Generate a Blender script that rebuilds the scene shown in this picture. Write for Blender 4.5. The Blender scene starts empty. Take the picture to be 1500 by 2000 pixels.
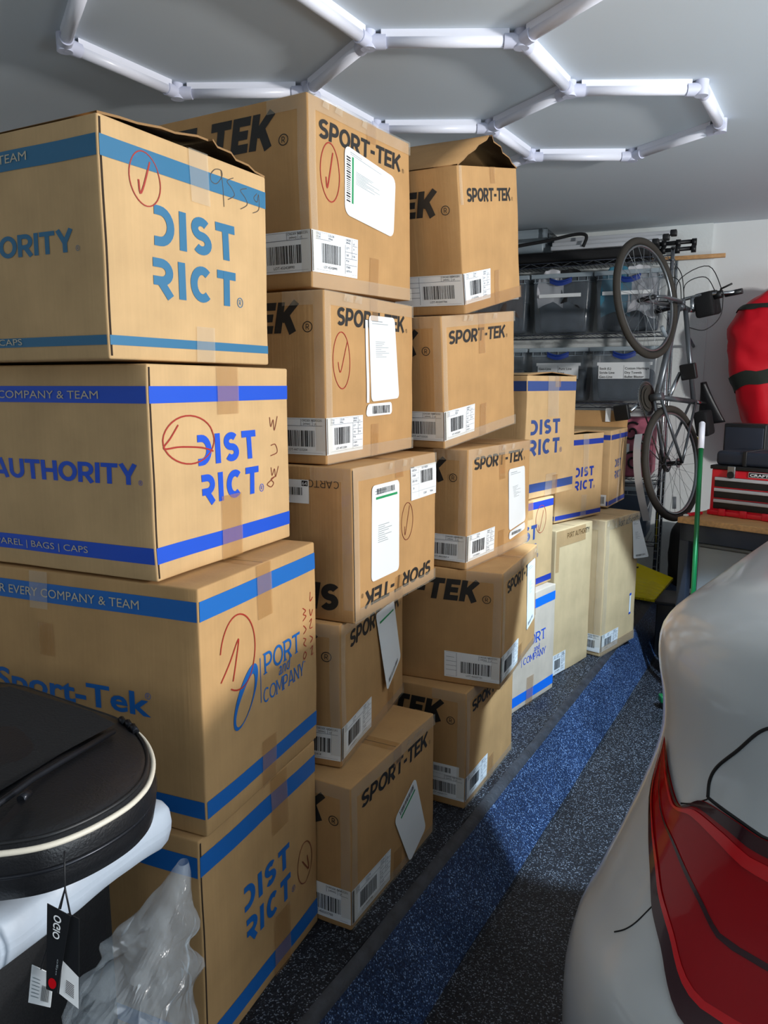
import bpy, math, random
from mathutils import Vector, Matrix, noise
random.seed(7)
scene = bpy.context.scene
col = scene.collection
R = math.radians

# ------------------------------------------------------------------ camera
cam_data = bpy.data.cameras.new('camera')
cam = bpy.data.objects.new('camera', cam_data); col.objects.link(cam)
cam_data.sensor_fit = 'AUTO'; cam_data.sensor_width = 36.0
cam_data.lens = 1502.0 / 2000.0 * 36.0
cam_data.clip_start = 0.02
cam.location = (0, 0, 1.40)
cam.rotation_euler = (R(90 - 9.4), 0, 0)
scene.camera = cam

# ------------------------------------------------------------------ light
scene.view_settings.view_transform = 'Standard'
scene.view_settings.look = 'None'
scene.view_settings.gamma = 1.0
scene.view_settings.exposure = 0.0
world = bpy.data.worlds.new('world'); scene.world = world
world.use_nodes = True
bgn = world.node_tree.nodes['Background']
bgn.inputs[0].default_value = (0.62, 0.78, 1.0, 1); bgn.inputs[1].default_value = 0.06

def area(name, loc, target, sx, sy, power, colr, spread=180):
    l = bpy.data.lights.new(name, 'AREA'); l.shape = 'RECTANGLE'; l.size = sx; l.size_y = sy
    l.energy = power; l.color = colr; l.spread = R(spread)
    o = bpy.data.objects.new(name, l); col.objects.link(o); o.location = loc
    o.rotation_euler = (Vector(target) - Vector(loc)).to_track_quat('-Z', 'Y').to_euler()
    return o
KEY = area('daylight_from_door', (3.3, .12, 1.80), (0.2, 2.2, 0.9), 0.22, 0.22, 143, (1.0, 0.97, 0.94))
SKYL = area('sky_through_door', (-1.0, -2.7, 1.55), (-.6, 1.5, 1.2), 1.8, 1.0, 11, (0.92, 0.97, 1.0))
BOUNCE = area('driveway_bounce', (3.7, -1.3, .30), (.8, 2.4, 2.6), 2.4, .7, 88, (0.80, 0.91, 1.0))
def spot(name, loc, target, power, colr, angle, blend, rad):
    l = bpy.data.lights.new(name, 'SPOT'); l.energy = power; l.color = colr
    l.spot_size = R(angle); l.spot_blend = blend; l.shadow_soft_size = rad
    o = bpy.data.objects.new(name, l); col.objects.link(o); o.location = loc
    o.rotation_euler = (Vector(target) - Vector(loc)).to_track_quat('-Z', 'Y').to_euler()
    return o
ADDED_SPOT = spot('added_blue_spot', (1.75, 2.2, 2.32), (1.05, 3.2, -.12), 450, (0.62, 0.81, 1.0), 47, 0.15, 0.03)  # added bluish spot brightening the far cartons and ledge face; no real lamp

# ------------------------------------------------------------------ helpers
def srgb(r, g, b):
    f = lambda c: (c/255/12.92 if c/255 <= .04045 else ((c/255+.055)/1.055)**2.4)
    return (f(r), f(g), f(b), 1)

def mat(name, colr, rough=.6, metal=0., bump=0., bscale=60., mottle=0., mscale=8., alpha=1., coat=0., spec=.5, stretch=None):
    m = bpy.data.materials.new(name); m.use_nodes = True
    nt = m.node_tree; p = nt.nodes['Principled BSDF']
    p.inputs['Base Color'].default_value = colr
    p.inputs['Roughness'].default_value = rough; p.inputs['Metallic'].default_value = metal
    p.inputs['Alpha'].default_value = alpha; p.inputs['Coat Weight'].default_value = coat
    p.inputs['Specular IOR Level'].default_value = spec
    tc = nt.nodes.new('ShaderNodeTexCoord'); src = tc.outputs['Object']
    if stretch:
        mp = nt.nodes.new('ShaderNodeMapping'); mp.inputs['Scale'].default_value = stretch
        nt.links.new(src, mp.inputs['Vector']); src = mp.outputs['Vector']
    if mottle:
        n = nt.nodes.new('ShaderNodeTexNoise'); n.inputs['Scale'].default_value = mscale; n.inputs['Detail'].default_value = 6
        nt.links.new(src, n.inputs['Vector'])
        mr = nt.nodes.new('ShaderNodeMapRange'); mr.inputs[1].default_value = .3; mr.inputs[2].default_value = .7
        mr.inputs[3].default_value = 1 - mottle; mr.inputs[4].default_value = 1 + mottle
        nt.links.new(n.outputs[0], mr.inputs[0])
        mx = nt.nodes.new('ShaderNodeVectorMath'); mx.operation = 'MULTIPLY'
        mx.inputs[0].default_value = colr[:3]; nt.links.new(mr.outputs[0], mx.inputs[1])
        nt.links.new(mx.outputs[0], p.inputs['Base Color'])
    if bump:
        n2 = nt.nodes.new('ShaderNodeTexNoise'); n2.inputs['Scale'].default_value = bscale; n2.inputs['Detail'].default_value = 4
        nt.links.new(src, n2.inputs['Vector'])
        b = nt.nodes.new('ShaderNodeBump'); b.inputs['Strength'].default_value = bump; b.inputs['Distance'].default_value = .003
        nt.links.new(n2.outputs[0], b.inputs['Height']); nt.links.new(b.outputs[0], p.inputs['Normal'])
    return m

def cardboard(name, colr, warm=.10):
    """kraft board: fine fibre mottling, faint vertical flute lines, scuffs"""
    m = mat(name, colr, .78, mottle=.09, mscale=9, spec=.25)
    nt = m.node_tree; p = nt.nodes['Principled BSDF']
    tc = nt.nodes.new('ShaderNodeTexCoord'); mp = nt.nodes.new('ShaderNodeMapping'); mp.inputs['Scale'].default_value = (150, 150, 3)
    nt.links.new(tc.outputs['Object'], mp.inputs['Vector'])
    w = nt.nodes.new('ShaderNodeTexNoise'); w.inputs['Scale'].default_value = 1.0; w.inputs['Detail'].default_value = 2
    nt.links.new(mp.outputs[0], w.inputs['Vector'])
    n3 = nt.nodes.new('ShaderNodeTexNoise'); n3.inputs['Scale'].default_value = 22; nt.links.new(tc.outputs['Object'], n3.inputs['Vector'])
    ad = nt.nodes.new('ShaderNodeMath'); ad.operation = 'ADD'; nt.links.new(w.outputs[0], ad.inputs[0]); nt.links.new(n3.outputs[0], ad.inputs[1])
    b = nt.nodes.new('ShaderNodeBump'); b.inputs['Strength'].default_value = .14; b.inputs['Distance'].default_value = .0025
    nt.links.new(ad.outputs[0], b.inputs['Height']); nt.links.new(b.outputs[0], p.inputs['Normal'])
    # fine flute tint
    mr = nt.nodes.new('ShaderNodeMapRange'); mr.inputs[1].default_value = .35; mr.inputs[2].default_value = .65; mr.inputs[3].default_value = .985; mr.inputs[4].default_value = 1.015
    nt.links.new(w.outputs[0], mr.inputs[0])
    old = p.inputs['Base Color'].links[0].from_socket
    mx = nt.nodes.new('ShaderNodeVectorMath'); mx.operation = 'MULTIPLY'; nt.links.new(old, mx.inputs[0]); nt.links.new(mr.outputs[0], mx.inputs[1])
    nt.links.new(mx.outputs[0], p.inputs['Base Color'])
    return m

M = {}
M['kraft_light'] = cardboard('kraft_light', srgb(202, 168, 122))
M['kraft'] = cardboard('kraft', srgb(190, 152, 104))
M['kraft_brown'] = cardboard('kraft_brown', srgb(184, 144, 96))
M['kraft_pale'] = cardboard('kraft_pale', srgb(208, 182, 140))
M['kraft_grey'] = cardboard('kraft_grey', srgb(205, 190, 172))
M['board_edge'] = mat('board_edge', srgb(150, 115, 75), .9)
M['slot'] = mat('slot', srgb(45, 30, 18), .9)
M['ink_black'] = mat('ink_black', srgb(38, 37, 36), .55)
M['ink_teal'] = mat('ink_teal', srgb(48, 112, 150), .55)
M['ink_blue'] = mat('ink_blue', srgb(22, 82, 205), .5)
M['ink_mid'] = mat('ink_mid', srgb(24, 104, 185), .5)
M['ink_navy'] = mat('ink_navy', srgb(52, 78, 140), .55)
M['ink_royal'] = mat('ink_royal', srgb(28, 58, 160), .55)
M['ink_bright'] = mat('ink_bright', srgb(10, 115, 235), .5)
M['marker_red'] = mat('marker_red', srgb(165, 48, 36), .5)
M['marker_brown'] = mat('marker_brown', srgb(128, 62, 42), .5)
M['pencil'] = mat('pencil', srgb(80, 70, 60), .6)
M['label_white'] = mat('label_white', srgb(238, 242, 244), .45)
M['label_black'] = mat('label_black', srgb(25, 26, 30), .5)
M['label_grey'] = mat('label_grey', srgb(150, 160, 165), .5)
M['label_green'] = mat('label_green', srgb(30, 150, 90), .5)
M['label_line'] = mat('label_line', srgb(70, 80, 100), .5)
M['print_cream'] = mat('print_cream', srgb(200, 190, 165), .6)
M['tape'] = mat('tape', srgb(196, 146, 86), .10, alpha=.36, bump=1.0, bscale=34, coat=1., stretch=(1.6, 1.6, .35))
M['tape_clear'] = mat('tape_clear', srgb(225, 215, 195), .07, alpha=.24, bump=1.0, bscale=40, coat=1., stretch=(1.6, 1.6, .35))
M['wall'] = mat('wall_paint', srgb(232, 236, 236), .85, bump=.25, bscale=30)
M['pilaster'] = mat('rough_plaster', srgb(226, 232, 232), .9, bump=.9, bscale=60)
M['ceiling'] = mat('ceiling_paint', srgb(214, 223, 230), .9, bump=.06, bscale=14)
M['white_plastic'] = mat('white_plastic', srgb(240, 243, 255), .3)
M['black_plastic'] = mat('black_plastic', srgb(22, 24, 27), .45)
M['black_fabric'] = mat('black_fabric', srgb(20, 21, 24), .8, bump=.5, bscale=200)
M['black_leather'] = mat('black_leather', srgb(24, 25, 28), .38, bump=.25, bscale=260)
M['chrome'] = mat('chrome', srgb(205, 210, 215), .22, 1.0)
M['steel'] = mat('steel', srgb(150, 156, 160), .35, .9)
M['dark_steel'] = mat('dark_steel', srgb(45, 52, 66), .5, .2)
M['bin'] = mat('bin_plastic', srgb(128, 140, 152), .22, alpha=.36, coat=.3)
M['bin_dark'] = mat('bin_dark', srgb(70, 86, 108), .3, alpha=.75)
M['bin_content'] = mat('bin_content', srgb(58, 64, 72), .8, mottle=.5, mscale=9)
M['bin_rim'] = mat('bin_rim', srgb(170, 185, 195), .25, alpha=.7)
M['handle_blue'] = mat('handle_blue', srgb(22, 55, 140), .4)
M['cloth_white'] = mat('cloth_white', srgb(215, 216, 222), .9, bump=.6, bscale=20)
M['cloth_brown'] = mat('cloth_brown', srgb(90, 76, 68), .9)
M['rubber'] = mat('rubber', srgb(58, 54, 48), .75)
M['frame_grey'] = mat('frame_grey', srgb(112, 118, 124), .3, .6)
M['red_fabric'] = mat('red_fabric', srgb(228, 8, 36), .55, bump=1.0, bscale=9)
M['strap_green'] = mat('strap_green', srgb(40, 48, 42), .8)
M['red_steel'] = mat('red_steel', srgb(226, 18, 46), .35, coat=.3)
M['wood'] = mat('wood', srgb(206, 158, 104), .5, mottle=.2, mscale=6, stretch=(1, 12, 12))
M['green_metal'] = mat('green_metal', srgb(14, 120, 66), .3, .3, coat=.4)
M['yellow_plastic'] = mat('yellow_plastic', srgb(232, 212, 20), .35)
M['grey_panel'] = mat('grey_panel', srgb(150, 155, 160), .5)
M['silver_trim'] = mat('silver_trim', srgb(196, 200, 206), .35, .15)
M['pink_fabric'] = mat('pink_fabric', srgb(170, 92, 112), .7, mottle=.4, mscale=14)
M['piping'] = mat('piping', srgb(222, 216, 200), .5)
M['zip'] = mat('zip', srgb(40, 42, 48), .3, .6)
M['wrap_white'] = mat('wrap_white', srgb(176, 188, 202), .4, bump=1.0, bscale=12, coat=.3)
M['clear_bag'] = mat('clear_bag', srgb(225, 236, 244), .14, alpha=.22, bump=.8, bscale=22, coat=1.0)
M['tube_joint'] = mat('connector_plastic', srgb(214, 218, 238), .4)  # plastic of the connectors, slightly greyer than the tubes

def epoxy(name, c0, c1, c2, c3):
    m = bpy.data.materials.new(name); m.use_nodes = True
    nt = m.node_tree; p = nt.nodes['Principled BSDF']
    tc = nt.nodes.new('ShaderNodeTexCoord')
    v = nt.nodes.new('ShaderNodeTexVoronoi'); v.inputs['Scale'].default_value = 330
    nt.links.new(tc.outputs['Object'], v.inputs['Vector'])
    cr = nt.nodes.new('ShaderNodeValToRGB'); e = cr.color_ramp.elements
    e[0].position = 0.0; e[0].color = srgb(*c0); e[1].position = .60; e[1].color = srgb(*c1)
    a = e.new(.86); a.color = srgb(*c2); b_ = e.new(.95); b_.color = srgb(*c3)
    sx = nt.nodes.new('ShaderNodeSeparateColor'); nt.links.new(v.outputs['Color'], sx.inputs[0]); nt.links.new(sx.outputs[0], cr.inputs[0])
    n = nt.nodes.new('ShaderNodeTexNoise'); n.inputs['Scale'].default_value = 5; n.inputs['Detail'].default_value = 5
    nt.links.new(tc.outputs['Object'], n.inputs['Vector'])
    mr = nt.nodes.new('ShaderNodeMapRange'); mr.inputs[1].default_value = .3; mr.inputs[2].default_value = .75; mr.inputs[3].default_value = .7; mr.inputs[4].default_value = 1.35
    nt.links.new(n.outputs[0], mr.inputs[0])
    mx = nt.nodes.new('ShaderNodeVectorMath'); mx.operation = 'MULTIPLY'; nt.links.new(cr.outputs[0], mx.inputs[0]); nt.links.new(mr.outputs[0], mx.inputs[1])
    nt.links.new(mx.outputs[0], p.inputs['Base Color'])
    p.inputs['Roughness'].default_value = .45; p.inputs['Specular IOR Level'].default_value = .22
    n2 = nt.nodes.new('ShaderNodeTexNoise'); n2.inputs['Scale'].default_value = 110; nt.links.new(tc.outputs['Object'], n2.inputs['Vector'])
    b = nt.nodes.new('ShaderNodeBump'); b.inputs['Strength'].default_value = .55; b.inputs['Distance'].default_value = .004
    nt.links.new(n2.outputs[0], b.inputs['Height']); nt.links.new(b.outputs[0], p.inputs['Normal'])
    return m
M['epoxy'] = epoxy('flake_epoxy', (21, 23, 28), (30, 33, 40), (46, 51, 60), (122, 130, 142))
M['epoxy_bluelit'] = epoxy('bluelit_flake_epoxy', (20, 32, 54), (31, 48, 80), (50, 74, 114), (122, 150, 190))  # blue riser coat, with the blue light on it put into the colour
M['epoxy_worn'] = mat('epoxy_worn', srgb(44, 47, 54), .5, bump=.6, bscale=90, mottle=.45, mscale=22)

class MB:
    """collects polygons with materials and links them as ONE mesh object"""
    def __init__(s): s.v = []; s.f = []; s.m = []; s.mats = []; s.sm = []
    def mi(s, m):
        if m not in s.mats: s.mats.append(m)
        return s.mats.index(m)
    def poly(s, pts, m, smooth=False):
        b = len(s.v); s.v += [tuple(p) for p in pts]; s.f.append(tuple(range(b, b+len(pts)))); s.m.append(s.mi(m)); s.sm.append(smooth)
    def faces(s, vs, fs, m, smooth=False):
        b = len(s.v); s.v += [tuple(p) for p in vs]; k = s.mi(m)
        for f in fs: s.f.append(tuple(b+i for i in f)); s.m.append(k); s.sm.append(smooth)
    def grid(s, fn, nu, nv, m, smooth=True, closeu=False):
        vs = [fn(i/nu, j/nv) for j in range(nv+1) for i in range(nu + (0 if closeu else 1))]
        w = nu if closeu else nu+1; fs = []
        for j in range(nv):
            for i in range(nu):
                a = j*w+i; b2 = j*w+(i+1) % w if closeu else a+1
                fs.append((a, b2, b2+w, a+w))
        s.faces(vs, fs, m, smooth)
    def box(s, lo, hi, m, T=None, bev=0.):
        x0, y0, z0 = lo; x1, y1, z1 = hi
        if bev:
            return s.rbox(lo, hi, m, bev, T)
        vs = [(x0,y0,z0),(x1,y0,z0),(x1,y1,z0),(x0,y1,z0),(x0,y0,z1),(x1,y0,z1),(x1,y1,z1),(x0,y1,z1)]
        if T: vs = [T(v) for v in vs]
        s.faces(vs, [(0,3,2,1),(4,5,6,7),(0,1,5,4),(1,2,6,5),(2,3,7,6),(3,0,4,7)], m)
    def rbox(s, lo, hi, m, r, T=None, n=1, warp=None):
        dims = [hi[i]-lo[i] for i in range(3)]
        r = min(r, min(dims)*.49)
        def ticks(d):
            t = [0, r*.3, r]; k = max(1, n); t += [r+(d-2*r)*i/k for i in range(1, k)]; t += [d-r, d-r*.3, d]; return t
        tk = [ticks(d) for d in dims]
        def P(p):
            c = [min(max(p[i], r), dims[i]-r) for i in range(3)]
            d = Vector(p)-Vector(c); q = Vector(c)+d.normalized()*r if d.length > 1e-9 else Vector(p)
            q = q+Vector(lo)
            if warp: q = warp(q)
            return T(q) if T else q
        for ax in range(3):
            a, b = [(1, 2), (2, 0), (0, 1)][ax]
            for side in (0, 1):
                vs = []; A = tk[a]; Bt = tk[b]
                for j in Bt:
                    for i in A:
                        p = [0, 0, 0]; p[ax] = dims[ax]*side; p[a] = i; p[b] = j; vs.append(P(p))
                fs = []; w = len(A)
                for j in range(len(Bt)-1):
                    for i in range(w-1):
                        q = j*w+i; f = (q, q+1, q+w+1, q+w); fs.append(f if side else f[::-1])
                s.faces(vs, fs, m, True)
    def tube(s, p0, p1, r, m, n=10, r1=None, cap=True):
        p0 = Vector(p0); p1 = Vector(p1); d = (p1-p0)
        if d.length < 1e-6: return
        d.normalize(); a = d.orthogonal().normalized(); b = d.cross(a); r1 = r if r1 is None else r1
        ring = lambda c, rr: [c+(a*math.cos(2*math.pi*i/n)+b*math.sin(2*math.pi*i/n))*rr for i in range(n)]
        vs = ring(p0, r)+ring(p1, r1); fs = [(i, (i+1) % n, n+(i+1) % n, n+i) for i in range(n)]
        s.faces(vs, fs, m, True)
        if cap: s.poly(ring(p0, r)[::-1], m); s.poly(ring(p1, r1), m)
    def path(s, pts, r, m, n=8, closed=False):
        pts = [Vector(p) for p in pts]; N = len(pts); rings = []
        prev = None
        for i, p in enumerate(pts):
            t = (pts[(i+1) % N]-pts[i-1]) if closed else (pts[min(i+1, N-1)]-pts[max(i-1, 0)])
            t.normalize()
            if prev is None: a = t.orthogonal().normalized()
            else: a = (prev-t*prev.dot(t)).normalized()
            prev = a; b = t.cross(a)
            rr = r[i] if isinstance(r, (list, tuple)) else r
            rings.append([p+(a*math.cos(2*math.pi*k/n)+b*math.sin(2*math.pi*k/n))*rr for k in range(n)])
        vs = [v for rg in rings for v in rg]; fs = []
        for i in range(N if closed else N-1):
            j = (i+1) % N
            for k in range(n): fs.append((i*n+k, i*n+(k+1) % n, j*n+(k+1) % n, j*n+k))
        s.faces(vs, fs, m, True)
        if not closed: s.poly(rings[0][::-1], m); s.poly(rings[-1], m)
    def xf(s, T): s.v = [tuple(T(Vector(v))) for v in s.v]; return s
    def build(s, name, parent=None, merge=True):
        me = bpy.data.meshes.new(name); me.from_pydata(s.v, [], s.f)
        for m in s.mats: me.materials.append(m)
        me.polygons.foreach_set('material_index', s.m); me.polygons.foreach_set('use_smooth', s.sm)
        if merge:
            import bmesh
            bm = bmesh.new(); bm.from_mesh(me); bmesh.ops.remove_doubles(bm, verts=bm.verts, dist=1e-6); bm.to_mesh(me); bm.free()
        me.update()
        o = bpy.data.objects.new(name, me); col.objects.link(o)
        if parent is not None: o.parent = parent
        return o

def empty(name, label, cat, loc=(0, 0, 0), mtx=None, group=None):
    o = bpy.data.objects.new(name, None); o.empty_display_size = .05; col.objects.link(o)
    if mtx is not None: o.matrix_world = mtx
    else: o.location = loc
    o['label'] = label; o['category'] = cat
    if group: o['group'] = group
    return o
def tag(o, label, cat, group=None):
    o['label'] = label; o['category'] = cat
    if group: o['group'] = group
    return o
def struct(o): o['kind'] = 'structure'; return o
def frame_mtx(origin, X, Y, Z):
    return Matrix(((X[0], Y[0], Z[0], origin[0]), (X[1], Y[1], Z[1], origin[1]), (X[2], Y[2], Z[2], origin[2]), (0, 0, 0, 1)))
def crease(o, ang=40):
    """keep smooth shading but split it at sharp edges"""
    me = o.data; import bmesh
    bm = bmesh.new(); bm.from_mesh(me)
    for e in bm.edges:
        if len(e.link_faces) == 2 and e.calc_face_angle(0) > R(ang): e.smooth = False
    bm.to_mesh(me); bm.free(); return o

# ------------------------------------------------------------------ lettering
def arc(cx, cy, rx, ry, a0, a1, n=10):
    return [(cx+rx*math.cos(R(a0+(a1-a0)*i/n)), cy+ry*math.sin(R(a0+(a1-a0)*i/n))) for i in range(n+1)]
def glyph(ch, t):
    """centre lines of heavy grotesque capitals, height 1; returns width, strokes"""
    h = t/2
    if ch == ' ': return .35, []
    if ch == '-': return .42, [[(.04, .45), (.38, .45)]]
    if ch == '|': return .2, [[(.1, -.1), (.1, 1.1)]]
    if ch == 'I': return t, [[(h, 0), (h, 1)]]
    if ch == 'E': w = .62; return w, [[(h, 0), (h, 1)], [(0, 1-h), (w, 1-h)], [(0, .5), (w*.92, .5)], [(0, h), (w, h)]]
    if ch == 'T': w = .72; return w, [[(0, 1-h), (w, 1-h)], [(w/2, 0), (w/2, 1)]]
    if ch == 'H': w = .74; return w, [[(h, 0), (h, 1)], [(w-h, 0), (w-h, 1)], [(0, .5), (w, .5)]]
    if ch == 'K': w = .80; return w, [[(h, 0), (h, 1)], [(w-h*1.1, 1), (h*1.6, .40)], [(w*.42, .58), (w-h*1.1, 0)]]
    if ch == 'A': w = .84; return w, [[(h*.9, 0), (w/2-h*.2, 1)], [(w-h*.9, 0), (w/2+h*.2, 1)], [(w*.22, .27), (w*.78, .27)]]
    if ch == 'Y': w = .78; return w, [[(h*.9, 1), (w/2, .42)], [(w-h*.9, 1), (w/2, .42)], [(w/2, .5), (w/2, 0)]]
    if ch == 'N': w = .76; return w, [[(h, 0), (h, 1)], [(w-h, 0), (w-h, 1)], [(h, 1-h*.4), (w-h, h*.4)]]
    if ch == 'M': w = .92; return w, [[(h, 0), (h, 1)], [(w-h, 0), (w-h, 1)], [(h, 1-h*.4), (w/2, .25), (w-h, 1-h*.4)]]
    if ch == 'O': w = .86; return w, [arc(w/2, .5, w/2-h, .5-h, 0, 360, 24)]
    if ch == 'C': w = .78; return w, [arc(w/2+.02, .5, w/2-h+.02, .5-h, 48, 312, 20)]
    if ch == 'c': w = .70; return w, [arc(w/2+.02, .5, w/2-h, .5-h, 70, 290, 20)]
    if ch == 'U': w = .74; return w, [[(h, 1), (h, .4)]+arc(w/2, .4, w/2-h, .4-h, 180, 360, 12)+[(w-h, 1)]]
    if ch == 'S':
        w = .68; ry = (1-t)/4
        top = arc(w/2, 1-h-ry, w/2-h, ry, 35, 270, 14); bot = arc(w/2, h+ry, w/2-h, ry, 90, -145, 14)
        return w, [top+bot[1:]]
    rr = lambda x0, w, c, y0, y1: [(x0, y1)]+arc(c, (y0+y1)/2, w-h-c, (y1-y0)/2, 90, -90, 12)+[(x0, y0)]
    if ch == 'P': w = .68; return w, [[(h, 0), (h, 1)], rr(0, w, w*.5, .40, 1-h)]
    if ch == 'R': w = .72; return w, [[(h, 0), (h, 1)], rr(0, w-.02, w*.5, .42, 1-h), [(w*.45, .45), (w-h*.9, 0)]]
    if ch == 'D': w = .76; return w, [[(h, 0), (h, 1)], rr(0, w, w*.4, h, 1-h)]
    if ch == 'd': w = .62; return w, [rr(0, w, w*.28, h, 1-h)]          # D with its stem cut away
    if ch == 'q': w = .62; return w, [rr(0, w, w*.4, .42, 1-h), [(w*.30, .45), (w-h*.9, 0)]]  # R without stem
    return .4, []
def stroke_polys(line, t):
    """flat quads along one centre line with mitred joints"""
    n = len(line); L = []; Rr = []
    closed = n > 3 and abs(line[0][0]-line[-1][0]) < 1e-6 and abs(line[0][1]-line[-1][1]) < 1e-6
    for i, (x, y) in enumerate(line):
        if closed and i in (0, n-1): a = line[n-2]; b = line[1]
        else: a = line[max(i-1, 0)]; b = line[min(i+1, n-1)]
        p = line[i]
        d1 = Vector((p[0]-a[0], p[1]-a[1])); d2 = Vector((b[0]-p[0], b[1]-p[1]))
        if d1.length < 1e-9: d1 = d2.copy()
        if d2.length < 1e-9: d2 = d1.copy()
        d1.normalize(); d2.normalize(); nn = Vector((-(d1+d2).y, (d1+d2).x))
        if nn.length < 1e-6: nn = Vector((-d1.y, d1.x))
        nn.normalize(); k = min(1.6, 1/max(.3, nn.dot(Vector((-d1.y, d1.x)))))
        L.append((x+nn.x*t/2*k, y+nn.y*t/2*k)); Rr.append((x-nn.x*t/2*k, y-nn.y*t/2*k))
    return [[L[i], Rr[i], Rr[i+1], L[i+1]] for i in range(n-1)]
def word(text, t=.2, gap=.10, skew=0., serif=False):
    polys = []; x = 0
    for ch in text:
        w, st = glyph(ch, t)
        for s in st:
            q = stroke_polys(s, t)
            polys += [[(px+x+py*skew, py) for px, py in p] for p in q]
            if serif and len(s) == 2:
                for e, o in ((s[0], s[1]), (s[1], s[0])):
                    if abs(e[1]-o[1]) > .5:
                        yy = max(.03, min(.97, e[1]))
                        polys.append([(e[0]-t*1.1+x, yy-.03), (e[0]+t*1.1+x, yy-.03), (e[0]+t*1.1+x, yy+.03), (e[0]-t*1.1+x, yy+.03)])
        x += w+gap
    W = x-gap+skew
    return W, polys
_fc = {}
def plain(text, bold=0.):
    """outline letters from the built-in face: width, height-normalised triangles"""
    k = (text, bold)
    if k not in _fc:
        cu = bpy.data.curves.new('t', 'FONT'); cu.body = text; cu.offset = bold; cu.resolution_u = 3
        o = bpy.data.objects.new('t', cu); col.objects.link(o); bpy.context.view_layer.update()
        me = o.to_mesh(); vs = [(v.co.x, v.co.y) for v in me.vertices]; fs = [[vs[i] for i in p.vertices] for p in me.polygons]
        o.to_mesh_clear(); bpy.data.objects.remove(o); bpy.data.curves.remove(cu)
        hh = .73 if any(c.isupper() or c.isdigit() for c in text) else .73
        xs = [v[0] for v in vs] or [0]; x0 = min(xs)
        fs = [[((x-x0)/hh, y/hh) for x, y in f] for f in fs]
        _fc[k] = ((max(xs)-x0)/hh, fs)
    return _fc[k]
def reg(t=.05):
    """registered mark: ring with an R"""
    P = stroke_polys(arc(.5, .5, .45, .45, 0, 360, 20), .08)
    w, q = word('R', .13); P += [[(.33+x*.45, .26+y*.5) for x, y in p] for p in q]
    return 1., P
def fit(wp, u0, u1, v0, v1, flip=False, mirror=False):
    """scale normalised polygons into a rectangle of the face"""
    W, P = wp; out = []
    for p in P:
        q = []
        for x, y in p:
            x = x/W
            if flip: x = 1-x; y = 1-y
            q.append((u0+(u1-u0)*x, v0+(v1-v0)*y))
        out.append(q)
    return out
def rectp(u0, v0, u1, v1): return [(u0, v0), (u1, v0), (u1, v1), (u0, v1)]
def pen(points, t=.0035): return stroke_polys(points, t)
def smooth_line(pts, n=6):
    out = []; N = len(pts)
    for i in range(N-1):
        p0 = pts[max(i-1, 0)]; p1 = pts[i]; p2 = pts[i+1]; p3 = pts[min(i+2, N-1)]
        for k in range(n):
            s = k/n
            out.append(tuple(.5*((2*p1[d])+(-p0[d]+p2[d])*s+(2*p0[d]-5*p1[d]+4*p2[d]-p3[d])*s*s+(-p0[d]+3*p1[d]-3*p2[d]+p3[d])*s**3) for d in range(len(p1))))
    out.append(tuple(pts[-1])); return [Vector(q) for q in out] if isinstance(pts[0], Vector) else out
def ellipse(cu, cv, ru, rv, tilt=0., a0=20, a1=385):
    o = []
    for i in range(33):
        a = R(a0+(a1-a0)*i/32); k = 1+.03*math.sin(2.3*a)
        x = ru*k*math.cos(a); y = rv*math.sin(a); o.append((cu+x*math.cos(tilt)-y*math.sin(tilt), cv+x*math.sin(tilt)+y*math.cos(tilt)))
    return o
# ------------------------------------------------------------------ room
FLOOR = -.18; CEIL = 2.48
WY = R(24); WF = Vector((math.sin(WY), math.cos(WY), 0)); WU = Vector((math.cos(WY), -math.sin(WY), 0)); W0 = Vector((1.9, 5.62, 0))
def wp(u, d, z):
    """back-wall coordinates: u to the right along the wall, d out from it, z up"""
    return W0+WU*u-WF*d+Vector((0, 0, z))
CY = R(29.6); CF = Vector((math.sin(CY), math.cos(CY), 0)); CR = Vector((math.cos(CY), -math.sin(CY), 0)); C0 = Vector((-.166, 1.508, 0))
def cp(s, a, z): return C0+CF*s+CR*a+Vector((0, 0, z))
# concrete floor coated with dark flake epoxy
B = MB(); B.poly([(-6, -4.2, FLOOR), (8, -4.2, FLOOR), (8, 8, FLOOR), (-6, 8, FLOOR)], M['epoxy']); struct(B.build('floor'))
# raised ledge with a sloped face along the left wall
B = MB()
prof = [(-2.61, 0), (-.02, 0), (-.004, -.004), (.012, -.018), (.140, -.172), (.150, FLOOR-.0), (.150, FLOOR-.01), (-2.61, FLOOR-.01)]
S0, S1 = -5.2, 4.7; N = 60
for k in range(len(prof)-1):
    a, b = prof[k], prof[k+1]
    B.grid(lambda i, j, a=a, b=b: cp(S0+(S1-S0)*i, a[0]+(b[0]-a[0])*j+.004*noise.noise(Vector((i*30, 0, 3)))*(1 if k in (1, 2, 3) else 0), a[1]+(b[1]-a[1])*j), N, 1, M['epoxy_worn'] if k in (1, 2) else (M['epoxy_bluelit'] if k == 3 else M['epoxy']), True)
o = crease(B.build('trim_ledge'), 30); struct(o)
B = MB(); B.poly([(-6, -4.2, CEIL), (-6, 8, CEIL), (8, 8, CEIL), (8, -4.2, CEIL)], M['ceiling']); struct(B.build('ceiling'))
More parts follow.
